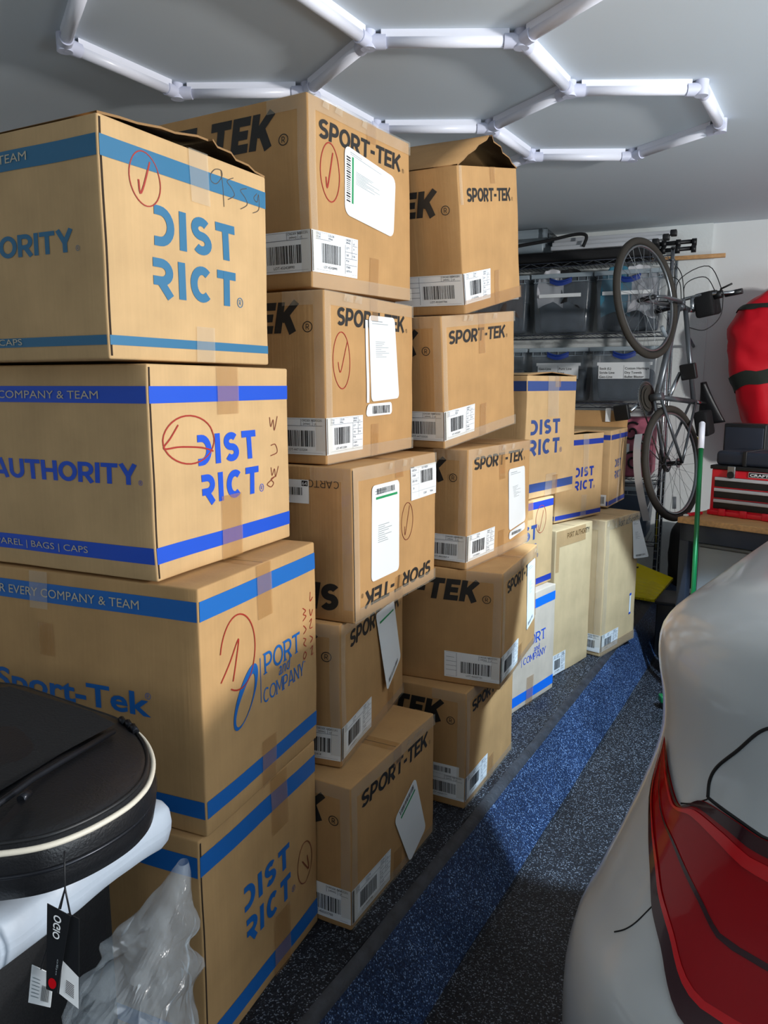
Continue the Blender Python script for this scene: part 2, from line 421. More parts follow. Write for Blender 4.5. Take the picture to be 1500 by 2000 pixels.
# back wall with a slightly proud rough pilaster on the left
B = MB(); B.poly([wp(-4, 0, FLOOR), wp(6, 0, FLOOR), wp(6, 0, CEIL), wp(-4, 0, CEIL)], M['wall']); struct(B.build('wall_back'))
T = lambda v: wp(v[0], v[1], v[2])
B = MB(); B.rbox((-3.2, 0, FLOOR), (.372, .035, CEIL), M['pilaster'], .006, T=T, n=12); struct(B.build('trim_pilaster'))
B = MB(); B.poly([cp(-6, -2.60, FLOOR), cp(5.5, -2.60, FLOOR), cp(5.5, -2.60, CEIL), cp(-6, -2.60, CEIL)], M['wall']); struct(B.build('wall_left'))
B = MB(); B.poly([wp(4.6, 0, FLOOR), wp(4.6, 10, FLOOR), wp(4.6, 10, CEIL), wp(4.6, 0, CEIL)], M['wall']); struct(B.build('wall_right'))
# front wall: jambs and header round the open garage door, behind the photographer
B = MB()
for lo, hi in (((-6, -3.3, FLOOR), (-1.6, -3.1, CEIL)), ((4.2, -3.3, FLOOR), (8, -3.1, CEIL)), ((-1.6, -3.3, 2.1), (4.2, -3.1, CEIL))): B.box(lo, hi, M['wall'])
struct(B.build('wall_front'))

# hexagon tube light on the ceiling
TZ = CEIL-.03
k = (TZ-1.4)/.9; n3 = Vector((-.2395*k, (2.5798)*k, TZ)); EL = .475
ang0 = R(-1.0)
E_ = lambda a: Vector((math.cos(ang0+R(a)), math.sin(ang0+R(a)), 0))*EL
nn = {3: n3}; nn[4] = n3+E_(-60); nn[5] = n3+E_(60); nn[7] = nn[4]+E_(0); nn[6] = nn[5]+E_(0); nn[8] = nn[7]+E_(60); nn[9] = nn[8]+E_(0); nn[12] = nn[6]+E_(60)
nn[11] = nn[12]+E_(0); nn[10] = nn[9]+E_(60); nn[2] = n3-E_(0); nn[1] = nn[2]-E_(60); nn[0] = nn[1]+E_(-60); nn[13] = nn[4]-E_(60); nn[14] = nn[7]+E_(-60); nn[15] = nn[12]+E_(120); nn[16] = nn[5]+E_(120)
nn[17] = nn[0]+E_(0)
EDGES = [(3, 4), (3, 5), (3, 2), (4, 7), (5, 6), (7, 8), (6, 8), (8, 9), (6, 12), (12, 11), (11, 10), (10, 9), (2, 1), (1, 0), (4, 13), (7, 14), (12, 15), (0, 17), (17, 13)]
hl = empty('hexagon_light', 'white honeycomb tube light fitting fixed to the ceiling', 'ceiling light', loc=(n3.x, n3.y, CEIL))
off = Vector((n3.x, n3.y, CEIL))
for a, b in EDGES:
    p, q = nn[a]-off, nn[b]-off; d = (q-p).normalized(); B = MB()
    B.tube(p+d*.045, q-d*.045, .0185, M['white_plastic'], 16)
    nrm = d.cross(Vector((0, 0, 1)))*.016
    B.poly([p+d*.04+nrm+Vector((0, 0, .03)), q-d*.04+nrm+Vector((0, 0, .03)), q-d*.04+nrm, p+d*.04+nrm], M['white_plastic']); B.poly([p+d*.04-nrm+Vector((0, 0, .03)), q-d*.04-nrm+Vector((0, 0, .03)), q-d*.04-nrm, p+d*.04-nrm], M['white_plastic'])
    B.build('tube', hl)
for key, c in nn.items():
    B = MB(); c = c-off
    for a, b in EDGES:
        if key in (a, b):
            o2 = (nn[b] if key == a else nn[a])-off; d = (o2-c).normalized(); B.tube(c-d*.008, c+d*.055, .0225, M['tube_joint'], 16)
    B.tube(c-Vector((0, 0, .022)), c+Vector((0, 0, .03)), .024, M['tube_joint'], 16)
    crease(B.build('connector', hl))
# position of the near bottom corner, yaw, width, height and lean of every carton
BX = {'A4': [-0.367, 1.391, 0.0, 23.426, 0.481, 0.509, 0, 0],
      'A3': [-0.351, 1.404, 0.5102, 22.286, 0.478, 0.51, 0, 0],
      'A2': [-0.436, 1.434, 1.0254, 24.18, 0.494, 0.413, 0, 0],
      'A1': [-0.482, 1.379, 1.4446, 27.849, 0.469, 0.407, 0, 0],
      'B5': [-0.085, 1.791, 0.0, 27.989, 0.511, 0.399, 0, 0],
      'B4': [-0.113, 1.891, 0.4012, 18.898, 0.539, 0.392, 0, 0],
      'B3': [-0.079, 1.892, 0.7954, 26.668, 0.532, 0.4, 0, 0],
      'B2': [-0.147, 1.95, 1.1986, 26.7, 0.526, 0.432, 0.6, 0],
      'B1': [-0.179, 1.98, 1.6398, 30.0, 0.521, 0.45, 1.5, 0],
      'C5': [0.268, 2.373, 0.0, 27.792, 0.487, 0.407, 0, 0],
      'C4': [0.38, 2.399, 0.4082, 23.503, 0.508, 0.394, 0, 0],
      'C3': [0.266, 2.442, 0.8034, 31.811, 0.547, 0.392, 0, 0],
      'C2': [0.191, 2.431, 1.199, 32.5, 0.558, 0.408, 6.0, 0.6],
      'C1': [0.25, 2.446, 1.6148, 30.6, 0.479, 0.425, 11.6, 1.0],
      'D3': [0.499, 3.063, 0.0, 38.869, 0.46, 0.502, 0, 0],
      'D2': [0.482, 3.108, 0.5032, 39.299, 0.46, 0.399, 0, 0],
      'D1': [0.601, 3.27, 0.9074, 39.783, 0.46, 0.532, 0, 0],
      'E2': [0.807, 3.539, 0.0, 40.877, 0.38, 0.722, 0, 0],
      'E1': [0.834, 3.71, 0.7282, 46.5, 0.425, 0.43, 0, 0],
      'F2': [1.123, 3.826, 0.001, 41.191, 0.413, 0.719, 0, 0],
      'F1': [1.235, 4.19, 0.73, 30.0, 0.385, 0.424, 0, 0]}
# ------------------------------------------------------------------ cartons
class Carton:
    def __init__(s, name, spec, L, board, label, seed, top='flat', group=None, slot=False):
        x, y, z, yaw, w, h, a, b = spec; s.w = w; s.h = h; s.L = L; s.seed = seed; s.top = top; s.name = name
        r_ = Vector((math.sin(R(yaw)), math.cos(R(yaw)), 0)); l_ = Vector((-math.cos(R(yaw)), math.sin(R(yaw)), 0))
        X = r_*math.cos(R(a))+Vector((0, 0, math.sin(R(a)))); Y = l_*math.cos(R(b))+Vector((0, 0, math.sin(R(b))))
        Y = (Y-X*X.dot(Y)).normalized(); Z = X.cross(Y)
        s.root = empty(name, label, 'cardboard box', mtx=frame_mtx((x, y, z), X, Y, Z), group=group)
        s.board = M[board]; s.body = MB(); s.lab = MB(); s.tp = 'tape'; s.tps = []; s.labs = [('barcode_label', s.lab)]; s.slip = []; s.slot = slot
        s.shell()
    def D(s, p):
        """dents and bulge shared by the board and everything printed or stuck on it"""
        p = Vector(p); w, L, h = s.w, s.L, s.h
        cl = lambda v: min(max(v, 0.), 1.)
        fx, fy, fz = cl(p.x/w), cl(p.y/L), cl(p.z/h)
        bu = .004
        sx, sy, sz = math.sin(math.pi*fx), math.sin(math.pi*fy), math.sin(math.pi*fz)
        d = Vector(((fx-.5)*2*bu*sy*sz, (fy-.5)*2*bu*sx*sz, 0))
        n = noise.noise_vector(p*7+Vector((s.seed*3.1, s.seed*1.7, 0)))
        n.z = 0
        return p+d+n*.0028
    def pt(s, face, u, v, off=0.):
        if face == 'R': q = Vector((u, 0, v)); nn = Vector((0, -1, 0)); lim = .004
        elif face == 'L': q = Vector((0, -u, v)); nn = Vector((-1, 0, 0))
        else: q = Vector((u, v, s.h)); nn = Vector((0, 0, 1))
        return s.D(q)+nn*off
    def shell(s):
        w, L, h = s.w, s.L, s.h; n = 14
        r = .0045
        def P(p):
            dims = (w, L, h); c = [min(max(p[i], r), dims[i]-r) for i in range(3)]
            d = Vector(p)-Vector(c); q = Vector(c)+d.normalized()*r if d.length > 1e-9 else Vector(p)
            return s.D(q)
        def ticks(d): return [0, r*.3, r]+[r+(d-2*r)*i/n for i in range(1, n)]+[d-r, d-r*.3, d]
        tk = [ticks(w), ticks(L), ticks(h)]; dims = (w, L, h)
        for ax in range(3):
            a, b = [(1, 2), (2, 0), (0, 1)][ax]
            for side in (0, 1):
                if ax == 2 and side == 1 and s.top == 'open': continue
                vs = []
                for j in tk[b]:
                    for i in tk[a]:
                        p = [0, 0, 0]; p[ax] = dims[ax]*side; p[a] = i; p[b] = j; vs.append(P(p))
                W = len(tk[a]); fs = []
                for j in range(len(tk[b])-1):
                    for i in range(W-1):
                        q = j*W+i; f = (q, q+1, q+W+1, q+W); fs.append(f if side else f[::-1])
                s.body.faces(vs, fs, s.board, True)
        if s.top == 'flat':   # seam between the two long flaps
            for k in range(12):
                v0, v1 = .002+(L-.004)*k/12, .002+(L-.004)*(k+1)/12
                s.body.poly([s.pt('T', w/2-.0016, v0, .0004), s.pt('T', w/2+.0016, v0, .0004), s.pt('T', w/2+.0016, v1, .0004), s.pt('T', w/2-.0016, v1, .0004)], M['slot'])
        if s.slot:
            s.strip('R', .0035, 0.006, .0075, h-.006, M['slot'], .0007)
    def strip(s, face, u0, v0, u1, v1, m, off=.0009, to=None):
        if to == 'tape': to = MB(); s.tps.append(to)      # every strip of tape is a piece of its own
        to = to or s.body
        nu = max(1, int(abs(u1-u0)/.03)); nv = max(1, int(abs(v1-v0)/.03))
        to.grid(lambda i, j: s.pt(face, u0+(u1-u0)*i, v0+(v1-v0)*j, off), nu, nv, m, True)
    def polys(s, face, P, m, off=.0010, to=None, clip=True):
        to = to or s.body
        for p in P:
            if clip:
                us = [q[0] for q in p]
                if face == 'L' and min(us) < -s.L+.01: continue
                if face == 'R' and max(us) > s.w-.002: continue
            to.poly([s.pt(face, q[0], q[1], off) for q in p], m)
    def text(s, face, wp, u0, u1, v0, v1, m, flip=False, off=.0010, to=None):
        s.polys(face, fit(wp, u0, u1, v0, v1, flip), m, off, to)
    def stripe(s, v0, v1, m, cream=None):
        s.strip('R', .003, v0, s.w-.003, v1, m); s.strip('L', -s.L+.003, v0, -.003, v1, m)
    def ink(s, face, pts, m='marker_red', t=.0035, smooth=True):
        s.polys(face, pen(smooth_line(pts) if smooth else pts, t), M[m], .0013)
    def barcode(s, face, u0, v0, u1, v1, to, off, m='label_black', seed=1, vert=False):
        rnd = random.Random(seed); x = 0.
        while x < 1:
            bw = rnd.choice([.01, .015, .02, .035]); g = rnd.choice([.012, .018, .03])
            if x+bw > 1: break
            if vert: s.polys(face, [rectp(u0, v0+(v1-v0)*x, u1, v0+(v1-v0)*(x+bw))], M[m], off, to)
            else: s.polys(face, [rectp(u0+(u1-u0)*x, v0, u0+(u1-u0)*(x+bw), v1)], M[m], off, to)
            x += bw+g
    def label(s, uL, uR, v0=.025, v1=.116, lot='LOT-447332004', bar=True, tilt=0., seed=3, flip=False, teal=False):
        """barcode label wrapped round the near corner"""
        B = s.lab; Wm = M['label_white']; K = M['label_black']; h = v1-v0; y = lambda f: v0+h*f
        if uR > .02:
            s.strip('R', .0, v0, uR, v1, Wm, .0022, B)
            s.polys('R', [rectp(.002, v0+.002, .012 if bar else .006, v1-.002)], K, .0028, B)
            a = .018
            for q in (rectp(a, y(.80), uR-.004, y(.81)), rectp(a, y(.07), uR-.004, y(.075)), rectp(a, y(.965), uR-.004, y(.97)), rectp(uR*.70, y(.07), uR*.70+.001, y(.8)),
                      rectp(uR*.70, y(.62), uR-.004, y(.63)), rectp(uR*.70, y(.46), uR-.004, y(.47)), rectp(uR*.70, y(.30), uR-.004, y(.31)), rectp(uR*.85, y(.46), uR*.85+.001, y(.97))):
                s.polys('R', [q], M['label_line'], .0028, B)
            s.barcode('R', uR*.20, y(.25), uR*.62, y(.72), B, .0028, seed=seed)
            f = .085
            for tx, uu, vv in (('STYLE', a+.002, .90), ('ST247', a+.002, .83), ('COLOR', uR*.34, .90), ('White', uR*.34, .83), ('ORDER', uR*.71, .90), ('249442', uR*.71, .83), ('LK', uR*.88, .83),
                               ('QTY', uR*.72, .70), ('24', uR*.88, .70), ('5.85', uR*.72, .52), ('0.36', uR*.87, .52), ('PO#', uR*.72, .38), ('175600', uR*.72, .22), ('118735-A', uR*.72, .12)):
                W, P = plain(tx); hh = h*.055; s.text('R', (W, P), uu, uu+W*hh, y(vv), y(vv)+hh, M['label_line'], off=.0028, to=B)
            W, P = plain(lot); hh = h*.065; s.text('R', (W, P), uR*.24, uR*.24+W*hh, y(.12), y(.12)+hh, K, off=.0028, to=B)
        if uL < -.02:
            s.strip('L', uL, v0, .0, v1, Wm, .0022, B)
            for q in (rectp(uL+.006, y(.78), -.008, y(.79)), rectp(uL+.006, y(.965), -.008, y(.97)), rectp(uL+.006, y(.05), -.008, y(.055)), rectp(-.072, y(.78), -.071, y(.97)), rectp(-.038, y(.78), -.037, y(.97))):
                s.polys('L', [q], M['label_line'], .0028, B)
            s.barcode('L', max(uL+.012, -.135), y(.22), -.028, y(.66), B, .0028, seed=seed+5)
            for tx, uu, vv in (('ORDER NO', -.069, .90), ('249442', -.066, .81), ('ORIGIN', -.035, .90), ('LK', -.033, .81)):
                W, P = plain(tx); hh = h*.06; s.text('L', (W, P), uu, uu+W*hh, y(vv), y(vv)+hh, K, off=.0028, to=B)
            W, P = plain(lot); hh = h*.07; s.text('L', (W, P), -.115, -.115+W*hh, y(.10), y(.10)+hh, K, off=.0028, to=B)
            if uL < -.17:
                for q in (rectp(-.15, y(.05), -.149, y(.97)), rectp(uL+.006, y(.62), -.15, y(.63)), rectp(uL+.006, y(.45), -.15, y(.46)), rectp(uL+.006, y(.28), -.15, y(.29))):
                    s.polys('L', [q], M['label_line'], .0028, B)
    def paper(s, corners, lift=(0, 0, 0, 0), lines=True, code='bottom', green=False, name='packing_slip', colr='label_white', seed=9, upside=False):
        """paper pouch on the right face: corners tl,tr,br,bl in face metres, rounded; lift peels each corner off the board"""
        B = MB(); c = corners
        def bil(i, j, off=0.):
            k = .06   # rounded corners by pulling in the extreme parameters
            f = lambda a, b, d: (a*(1-d)+b*d)
            u = f(f(c[0][0], c[1][0], i), f(c[3][0], c[2][0], i), j); v = f(f(c[0][1], c[1][1], i), f(c[3][1], c[2][1], i), j)
            lf = f(f(lift[0], lift[1], i), f(lift[3], lift[2], i), j)
            lf = max(0, lf)
            uu = min(max(u, 0.001), s.w+.03)
            return s.pt('R', u, v, .0024+off+lf+.0006*math.sin(9*i+5*j))
        r = .07; out = []
        asp = max(.3, math.dist(c[0], c[1])/max(.01, math.dist(c[0], c[3])))
        ri, rj = .09, .09*asp
        for cx, cy, a0 in ((1-ri, rj, -90), (1-ri, 1-rj, 0), (ri, 1-rj, 90), (ri, rj, 180)):
            for k in range(5):
                a = R(a0+k*22.5); out.append((cx+ri*math.cos(a), cy+rj*math.sin(a)))
        ctr = (.5, .5); nO = len(out)
        rings = [0, .35, .7, 1.]
        vs = [bil(ctr[0]+(o[0]-ctr[0])*q, ctr[1]+(o[1]-ctr[1])*q) for q in rings[1:] for o in out]+[bil(.5, .5)]
        fs = []
        for k in range(2):
            for i in range(nO): fs.append((k*nO+i, k*nO+(i+1) % nO, (k+1)*nO+(i+1) % nO, (k+1)*nO+i))
        for i in range(nO): fs.append((len(vs)-1, (i+1) % nO, i))
        B.faces(vs, fs, M[colr], True)
        rnd = random.Random(seed)
        def bar(i0, j0, i1, j1, m): B.poly([bil(i0, j0, .0006), bil(i1, j0, .0006), bil(i1, j1, .0006), bil(i0, j1, .0006)], m)
        if lines:
            for k in range(9):
                jj = .30+k*.022; ww = rnd.uniform(.2, .5)
                if upside: jj = 1-jj-.1
                bar(.2, jj, .2+ww, jj+.006, M['label_grey'])
            bar(.1, .06, .5, .07, M['label_grey']); bar(.1, .09, .7, .097, M['label_grey'])
        x = .15
        while x < .8 and code:
            bw = rnd.choice([.008, .012, .02])
            if code == 'bottom': bar(x, .90, x+bw, .95, M['label_black'])
            elif code == 'top': bar(x, .04, x+bw, .10, M['label_black'])
            elif code == 'left': bar(.03, x, .10, x+bw, M['label_black'])
            x += bw+.02
        if green:
            if code == 'left': bar(.13, .12, .16, .8, M['label_green'])
            else: bar(.12, .125, .9, .15, M['label_green'])
        s.slip.append(B.build(name, s.root))
    def tape_center(s, w=.05, top=.09, bot=.10, cu=None, m='tape', topv=.25):
        cu = s.w*.5 if cu is None else cu; m = M[m]
        s.strip('R', cu-w/2, s.h-top, cu+w/2, s.h-.001, m, .0034, s.tp)
        s.strip('R', cu-w/2, .001, cu+w/2, bot, m, .0034, s.tp)
        if s.top == 'flat': s.strip('T', cu-w/2, .0, cu+w/2, min(topv, s.L), m, .0008, s.tp)
    def tape_edges(s, m='tape_clear', t=.035):
        m = M[m]
        s.strip('R', .0, s.h-t, s.w, s.h, m, .0038, s.tp); s.strip('R', .0, .0, s.w, t, m, .0038, s.tp)
        s.strip('L', -.12, s.h-t, .0, s.h, m, .0030, s.tp)
        s.strip('R', .0, t, t*.8, s.h-t, m, .0038, s.tp); s.strip('L', -t*.8, t, .0, s.h-t, m, .0030, s.tp)
        # crumpled loose ears of tape at the near top corner and along the lid edge
        rnd = random.Random(s.seed)
        for k in range(3):
            u = rnd.uniform(.1, .9)*s.w; w = rnd.uniform(.015, .04)
            p = [s.pt('R', u, s.h-.020, .006), s.pt('R', u+w, s.h-.022, .006), s.pt('R', u+w*.8, s.h-.004, .013), s.pt('R', u+w*.2, s.h-.002, .009)]
            B = MB(); B.poly(p, m); s.tps.append(B)
    def flaps(s, rise=.09, ridge=.5, name='flap', droop=0., inner=None, jag=.0):
        """two long flaps hinged on the left and right walls meeting in a ridge, box left open"""
        w, L, h = s.w, s.L, s.h; t = .004
        for side in (0, 1):
            B = MB(); hx = 0.002 if side == 0 else w-.002; rx = w*ridge
            def P(i, j, top, side=side, hx=hx, rx=rx):
                x = hx+(rx-hx)*i*(1.02 if side == 0 else .97); z = h-.002+rise*i-(droop*i if side else 0)
                y = L*j - (jag*math.sin(17*i+3*side)*.5 if j == 0 else 0)
                nrm = Vector((-(rise), 0, abs(rx-hx))).normalized() if side == 0 else Vector((rise, 0, abs(rx-hx))).normalized()
                q = Vector((x, y, z))+noise.noise_vector(Vector((x*5, y*5, s.seed)))*.004*i
                return q+nrm*(t if top else 0)
            B.grid(lambda i, j: P(i, j, True), 6, 8, s.board); B.grid(lambda i, j: P(i, j, False), 6, 8, s.board)
            for e in range(6):
                i0, i1 = e/6, (e+1)/6
                for j in (0, 1): B.poly([P(i0, j, 0), P(i1, j, 0), P(i1, j, 1), P(i0, j, 1)], M['board_edge'])
            for e in range(8):
                B.poly([P(1, e/8, 0), P(1, (e+1)/8, 0), P(1, (e+1)/8, 1), P(1, e/8, 1)], M['board_edge'])
            B.build(name, s.root)
        # short flap folded in behind the right face, and the load surface inside
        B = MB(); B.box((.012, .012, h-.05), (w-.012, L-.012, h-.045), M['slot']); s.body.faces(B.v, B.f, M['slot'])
    def newlab(s, name='barcode_label'):
        s.lab = MB(); s.labs.append((name, s.lab)); return s.lab
    def done(s):
        o = crease(s.body.build('carton_body', s.root))
        for nm, b in s.labs:
            if b.v: b.build(nm, s.root)
        for b in s.tps: b.build('packing_tape', s.root)
        return s.root

def district(c, m, d1, d2, big=True):
    """the two-line stencil word, rows as (u0,u1,v0,v1)"""
    for s_, d in (('dIST', d1), ('qICT', d2)):
        c.text('R', word(s_, .235, .17), d[0], d[1], d[2], d[3], M[m])
    k = (d2[1]-d2[0])*.09; c.text('R', reg(), d2[1]+.004, d2[1]+.004+k, d2[2]+.0, d2[2]+k, M[m])
def sport_tek_right(c, u0=.052, u1=.468, v0=.314, v1=.36, flip=False):
    c.text('R', word('SPORT-TEK', .2, .045, .12), u0, u1, v0, v1, M['ink_black'], flip)
    k = .012
    if not flip: c.text('R', reg(), u1+.002, u1+.002+k, v0, v0+k, M['ink_black'])
    else: c.text('R', reg(), u0-.003-k, u0-.003, v1-k, v1, M['ink_black'], True)
def sport_tek_left(c, v0=.288, v1=.365, uend=-.068, flip=False):
    W, P = word('SPORT-TEK', .25, .06, .16); h = v1-v0
    if not flip:
        c.text('L', (W, P), uend-W*h*1.1, uend, v0, v1, M['ink_black'])
        c.text('L', reg(), uend+.004, uend+.034, v0, v0+.028, M['ink_black'])
    else:
        c.text('L', (W, P), -.035-W*h*1.1, -.035, v0, v1, M['ink_black'], True)

# ---- stack A, nearest, four lettered cartons
GA = None
a4 = Carton('cardboard_carton', BX['A4'], .66, 'kraft', 'brown carton with blue bands and blue stencil word, bottom of the nearest stack', 1, slot=True)
a4.stripe(.428, .473, M['ink_mid']); a4.stripe(.026, .070, M['ink_mid'])
district(a4, 'ink_mid', (.146, .339, .254, .313), (.150, .341, .170, .232))
a4.polys('R', pen(ellipse(.413, .212, .036, .055), .0025), M['marker_brown'], .0013)
a4.ink('R', [(.400, .222), (.432, .185), (.425, .225)], 'marker_brown')
a4.tape_center(.07, .14, .16, .30); a4.done()
a3 = Carton('cardboard_carton', BX['A3'], .66, 'kraft', 'brown carton with slanted blue ring logo, second from the floor in the nearest stack', 2)
a3.stripe(.444, .484, M['ink_mid']); a3.stripe(.038, .075, M['ink_mid'])
a3.text('R', word('PORT', .13, .08, 0, True), .222, .388, .262, .310, M['ink_mid'])
W_, P_ = plain('and'); a3.text('R', (W_, [[(x+.25*y, y) for x, y in p] for p in P_]), .282, .332, .237, .270, M['ink_mid'])
a3.text('R', word('COMPANY', .11, .07, 0, True), .215, .405, .196, .230, M['ink_mid'])
a3.polys('R', [rectp(.204, .203, .2065, .305)], M['ink_mid'], .001)
a3.text('R', plain('TM'), .407, .415, .224, .228, M['ink_mid'])
def crescent(cu, cv, ru, rv, t0, tilt):
    o = []; N = 40
    for i in range(N):
        q = []
        for a, e in ((i/N, 1), ((i+1)/N, 1), ((i+1)/N, 0), (i/N, 0)):
            th = 2*math.pi*a; k = 1 if e else 1-t0*(.55-.45*math.cos(th+.9)); x, y = ru*k*math.cos(th), rv*(k if e else k*.5+.5*(1-.12))*math.sin(th)
            q.append((cu+x*math.cos(tilt)-y*math.sin(tilt), cv+x*math.sin(tilt)+y*math.cos(tilt)))
        o.append(q)
    return o
a3.polys('R', crescent(.146, .240, .031, .072, .55, -.60), M['ink_mid'], .0011)
a3.polys('R', pen(ellipse(.126, .345, .062, .080, 0, -120, 170), .0032), M['marker_red'], .0013)
a3.ink('R', [(.062, .300), (.092, .330), (.128, .372), (.118, .335), (.102, .290)], 'marker_red')
for i, pts in enumerate([[(.445, .392), (.444, .370), (.458, .376)], [(.441, .350), (.447, .332), (.458, .345)], [(.440, .318), (.452, .322), (.442, .302), (.456, .300)], [(.442, .282), (.456, .272), (.443, .264)], [(.442, .248), (.455, .252), (.448, .232), (.457, .234)],
                         [(.405, .362), (.420, .352), (.408, .346), (.422, .338), (.406, .330)], [(.408, .318), (.422, .305), (.408, .297)], [(.407, .287), (.420, .280), (.408, .272), (.421, .262)], [(.412, .252), (.421, .243), (.410, .233), (.404, .243), (.414, .252)]]):
    a3.ink('R', pts, 'marker_red', .0022)
W_, P_ = plain('FOR EVERY COMPANY & TEAM'); a3.text('L', (W_, P_), -.545, -.138, .455, .474, M['print_cream'], off=.0022)
a3.text('L', plain('Sport-Tek', .022), -.538, -.120, .236, .286, M['ink_mid'])
a3.text('L', reg(), -.132, -.118, .272, .286, M['ink_mid'])
a3.tape_center(.06, .12, .11, .235); a3.strip('L', -.42, .43, -.37, .509, M['tape_clear'], .004, a3.tp)
a3.strip('L', -.40, .33, -.36, .40, M['tape'], .004, a3.tp); a3.done()
a2 = Carton('cardboard_carton', BX['A2'], .66, 'kraft_light', 'tan carton with bright blue bands, directly under the top one of the nearest stack', 3, slot=True)
a2.stripe(.340, .372, M['ink_blue']); a2.stripe(.034, .066, M['ink_blue'])
district(a2, 'ink_blue', (.137, .346, .211, .274), (.144, .352, .130, .192))
a2.polys('R', pen(ellipse(.114, .266, .078, .048, -.05), .0032), M['marker_red'], .0013)
a2.ink('R', [(.080, .297), (.056, .273), (.036, .254), (.083, .254), (.150, .248), (.190, .238)], 'marker_red')
a2.ink('R', [(.408, .300), (.412, .278), (.423, .293), (.427, .269), (.442, .301)], 'marker_brown', .0022); a2.ink('R', [(.410, .234), (.430, .235), (.438, .216), (.408, .210)], 'marker_brown', .0022)
a2.ink('R', [(.409, .182), (.413, .163), (.425, .177), (.429, .158), (.443, .182)], 'marker_brown', .0022); a2.ink('R', [(.426, .159), (.408, .154), (.419, .144), (.407, .136), (.390, .144), (.408, .152), (.426, .159)], 'marker_brown', .0022)
a2.text('L', plain('FOR EVERY COMPANY & TEAM'), -.545, -.118, .348, .364, M['print_cream'], off=.0022)
a2.text('L', plain('APPAREL | BAGS | CAPS'), -.460, -.168, .043, .057, M['print_cream'], off=.0022)
a2.text('L', word('PORT AUTHORITY', .2, .05), -.62, -.034, .186, .226, M['ink_blue']); a2.text('L', reg(), -.032, -.022, .186, .196, M['ink_blue'])
a2.tape_center(.075, .10, .14, .245); a2.done()
a1 = Carton('cardboard_carton', BX['A1'], .66, 'kraft_light', 'tan carton with teal bands, teal stencil word and red tick, top of the nearest stack', 4, top='open', slot=True)
a1.stripe(.339, .374, M['ink_teal']); a1.stripe(.025, .042, M['ink_teal'])
district(a1, 'ink_teal', (.118, .352, .210, .282), (.113, .350, .118, .188))
a1.polys('R', pen(ellipse(.102, .322, .036, .047), .0022), M['marker_red'], .0013)
a1.ink('R', [(.086, .318), (.090, .296), (.117, .354)], 'marker_red', .0035)
for pts in ([(.286, .371), (.301, .384), (.32, .386), (.321, .374), (.303, .357), (.287, .359), (.286, .371)], [(.32, .386), (.323, .344), (.323, .316)], [(.358, .38), (.337, .369), (.351, .358), (.358, .345), (.337, .333)], [(.40, .368), (.379, .36), (.394, .348), (.40, .335), (.377, .322)], [(.435, .365), (.424, .354), (.435, .348), (.441, .364), (.441, .334), (.419, .322)]):
    a1.ink('R', pts, 'pencil', .0016)
a1.text('L', plain('FOR EVERY COMPANY & TEAM'), -.60, -.176, .352, .368, M['print_cream'], off=.0022)
a1.text('L', plain('APPAREL | BAGS | CAPS'), -.52, -.227, .029, .041, M['print_cream'], off=.0022)
a1.text('L', word('PORT AUTHORITY', .2, .05), -.65, -.070, .187, .226, M['ink_teal']); a1.text('L', reg(), -.066, -.056, .187, .197, M['ink_teal'])
a1.flaps(.028, .60, jag=.012); a1.tape_center(.055, .10, .07, .25, 'tape_clear'); a1.done()

# ---- stack B, five black-lettered cartons with labels
LS = .80
b5 = Carton('cardboard_carton', BX['B5'], LS, 'kraft_brown', 'brown carton with a tilted white slip, on the floor under the stack of five', 5)
sport_tek_right(b5); sport_tek_left(b5, .285, .362); b5.label(-.18, .212, .018, .115, 'LOT-450207788', seed=11)
b5.paper([(.365, .259), (.452, .047), (.330, .004), (.232, .190)], lines=False, code='left', green=True, lift=(0, 0, .004, 0)); b5.tape_edges(); b5.tape_center(.05, .05, .09); b5.done()
b4 = Carton('cardboard_carton', BX['B4'], LS, 'kraft_brown', 'brown carton with a hanging white slip, second from the floor in the stack of five', 6)
sport_tek_right(b4, .064, .50, .308, .355); sport_tek_left(b4, .290, .362, -.056); b4.label(-.15, .225, .020, .112, 'LOT-450202414', seed=12)
b4.paper([(.265, .345), (.430, .345), (.462, .150), (.330, .088)], lift=(0, 0, .012, .014), lines=False, code='bottom', green=True); b4.tape_edges(); b4.tape_center(.05, .05, .09, .40); b4.done()
b3 = Carton('cardboard_carton', BX['B3'], LS, 'kraft_brown', 'brown carton lying upside down with inverted lettering, middle of the stack of five', 7, slot=True)
sport_tek_right(b3, .055, .500, .026, .070, True); sport_tek_left(b3, .028, .100, -.04, True)
b3.text('L', word('CARTON', .1, .1), -.150, -.036, .347, .366, M['ink_black'], True)
b3.newlab('carton_sticker'); b3.strip('L', -.25, .304, -.125, .365, M['label_white'], .0022, b3.lab); b3.barcode('L', -.24, .325, -.145, .345, b3.lab, .0028); b3.polys('L', [rectp(-.146, .349, -.128, .363)], M['label_black'], .0028, b3.lab)
b3.text('L', plain('64'), -.144, -.130, .351, .361, M['label_white'], off=.0033, to=b3.lab); b3.text('L', plain('3'), -.19, -.183, .309, .319, M['ink_blue'], off=.0033, to=b3.lab)
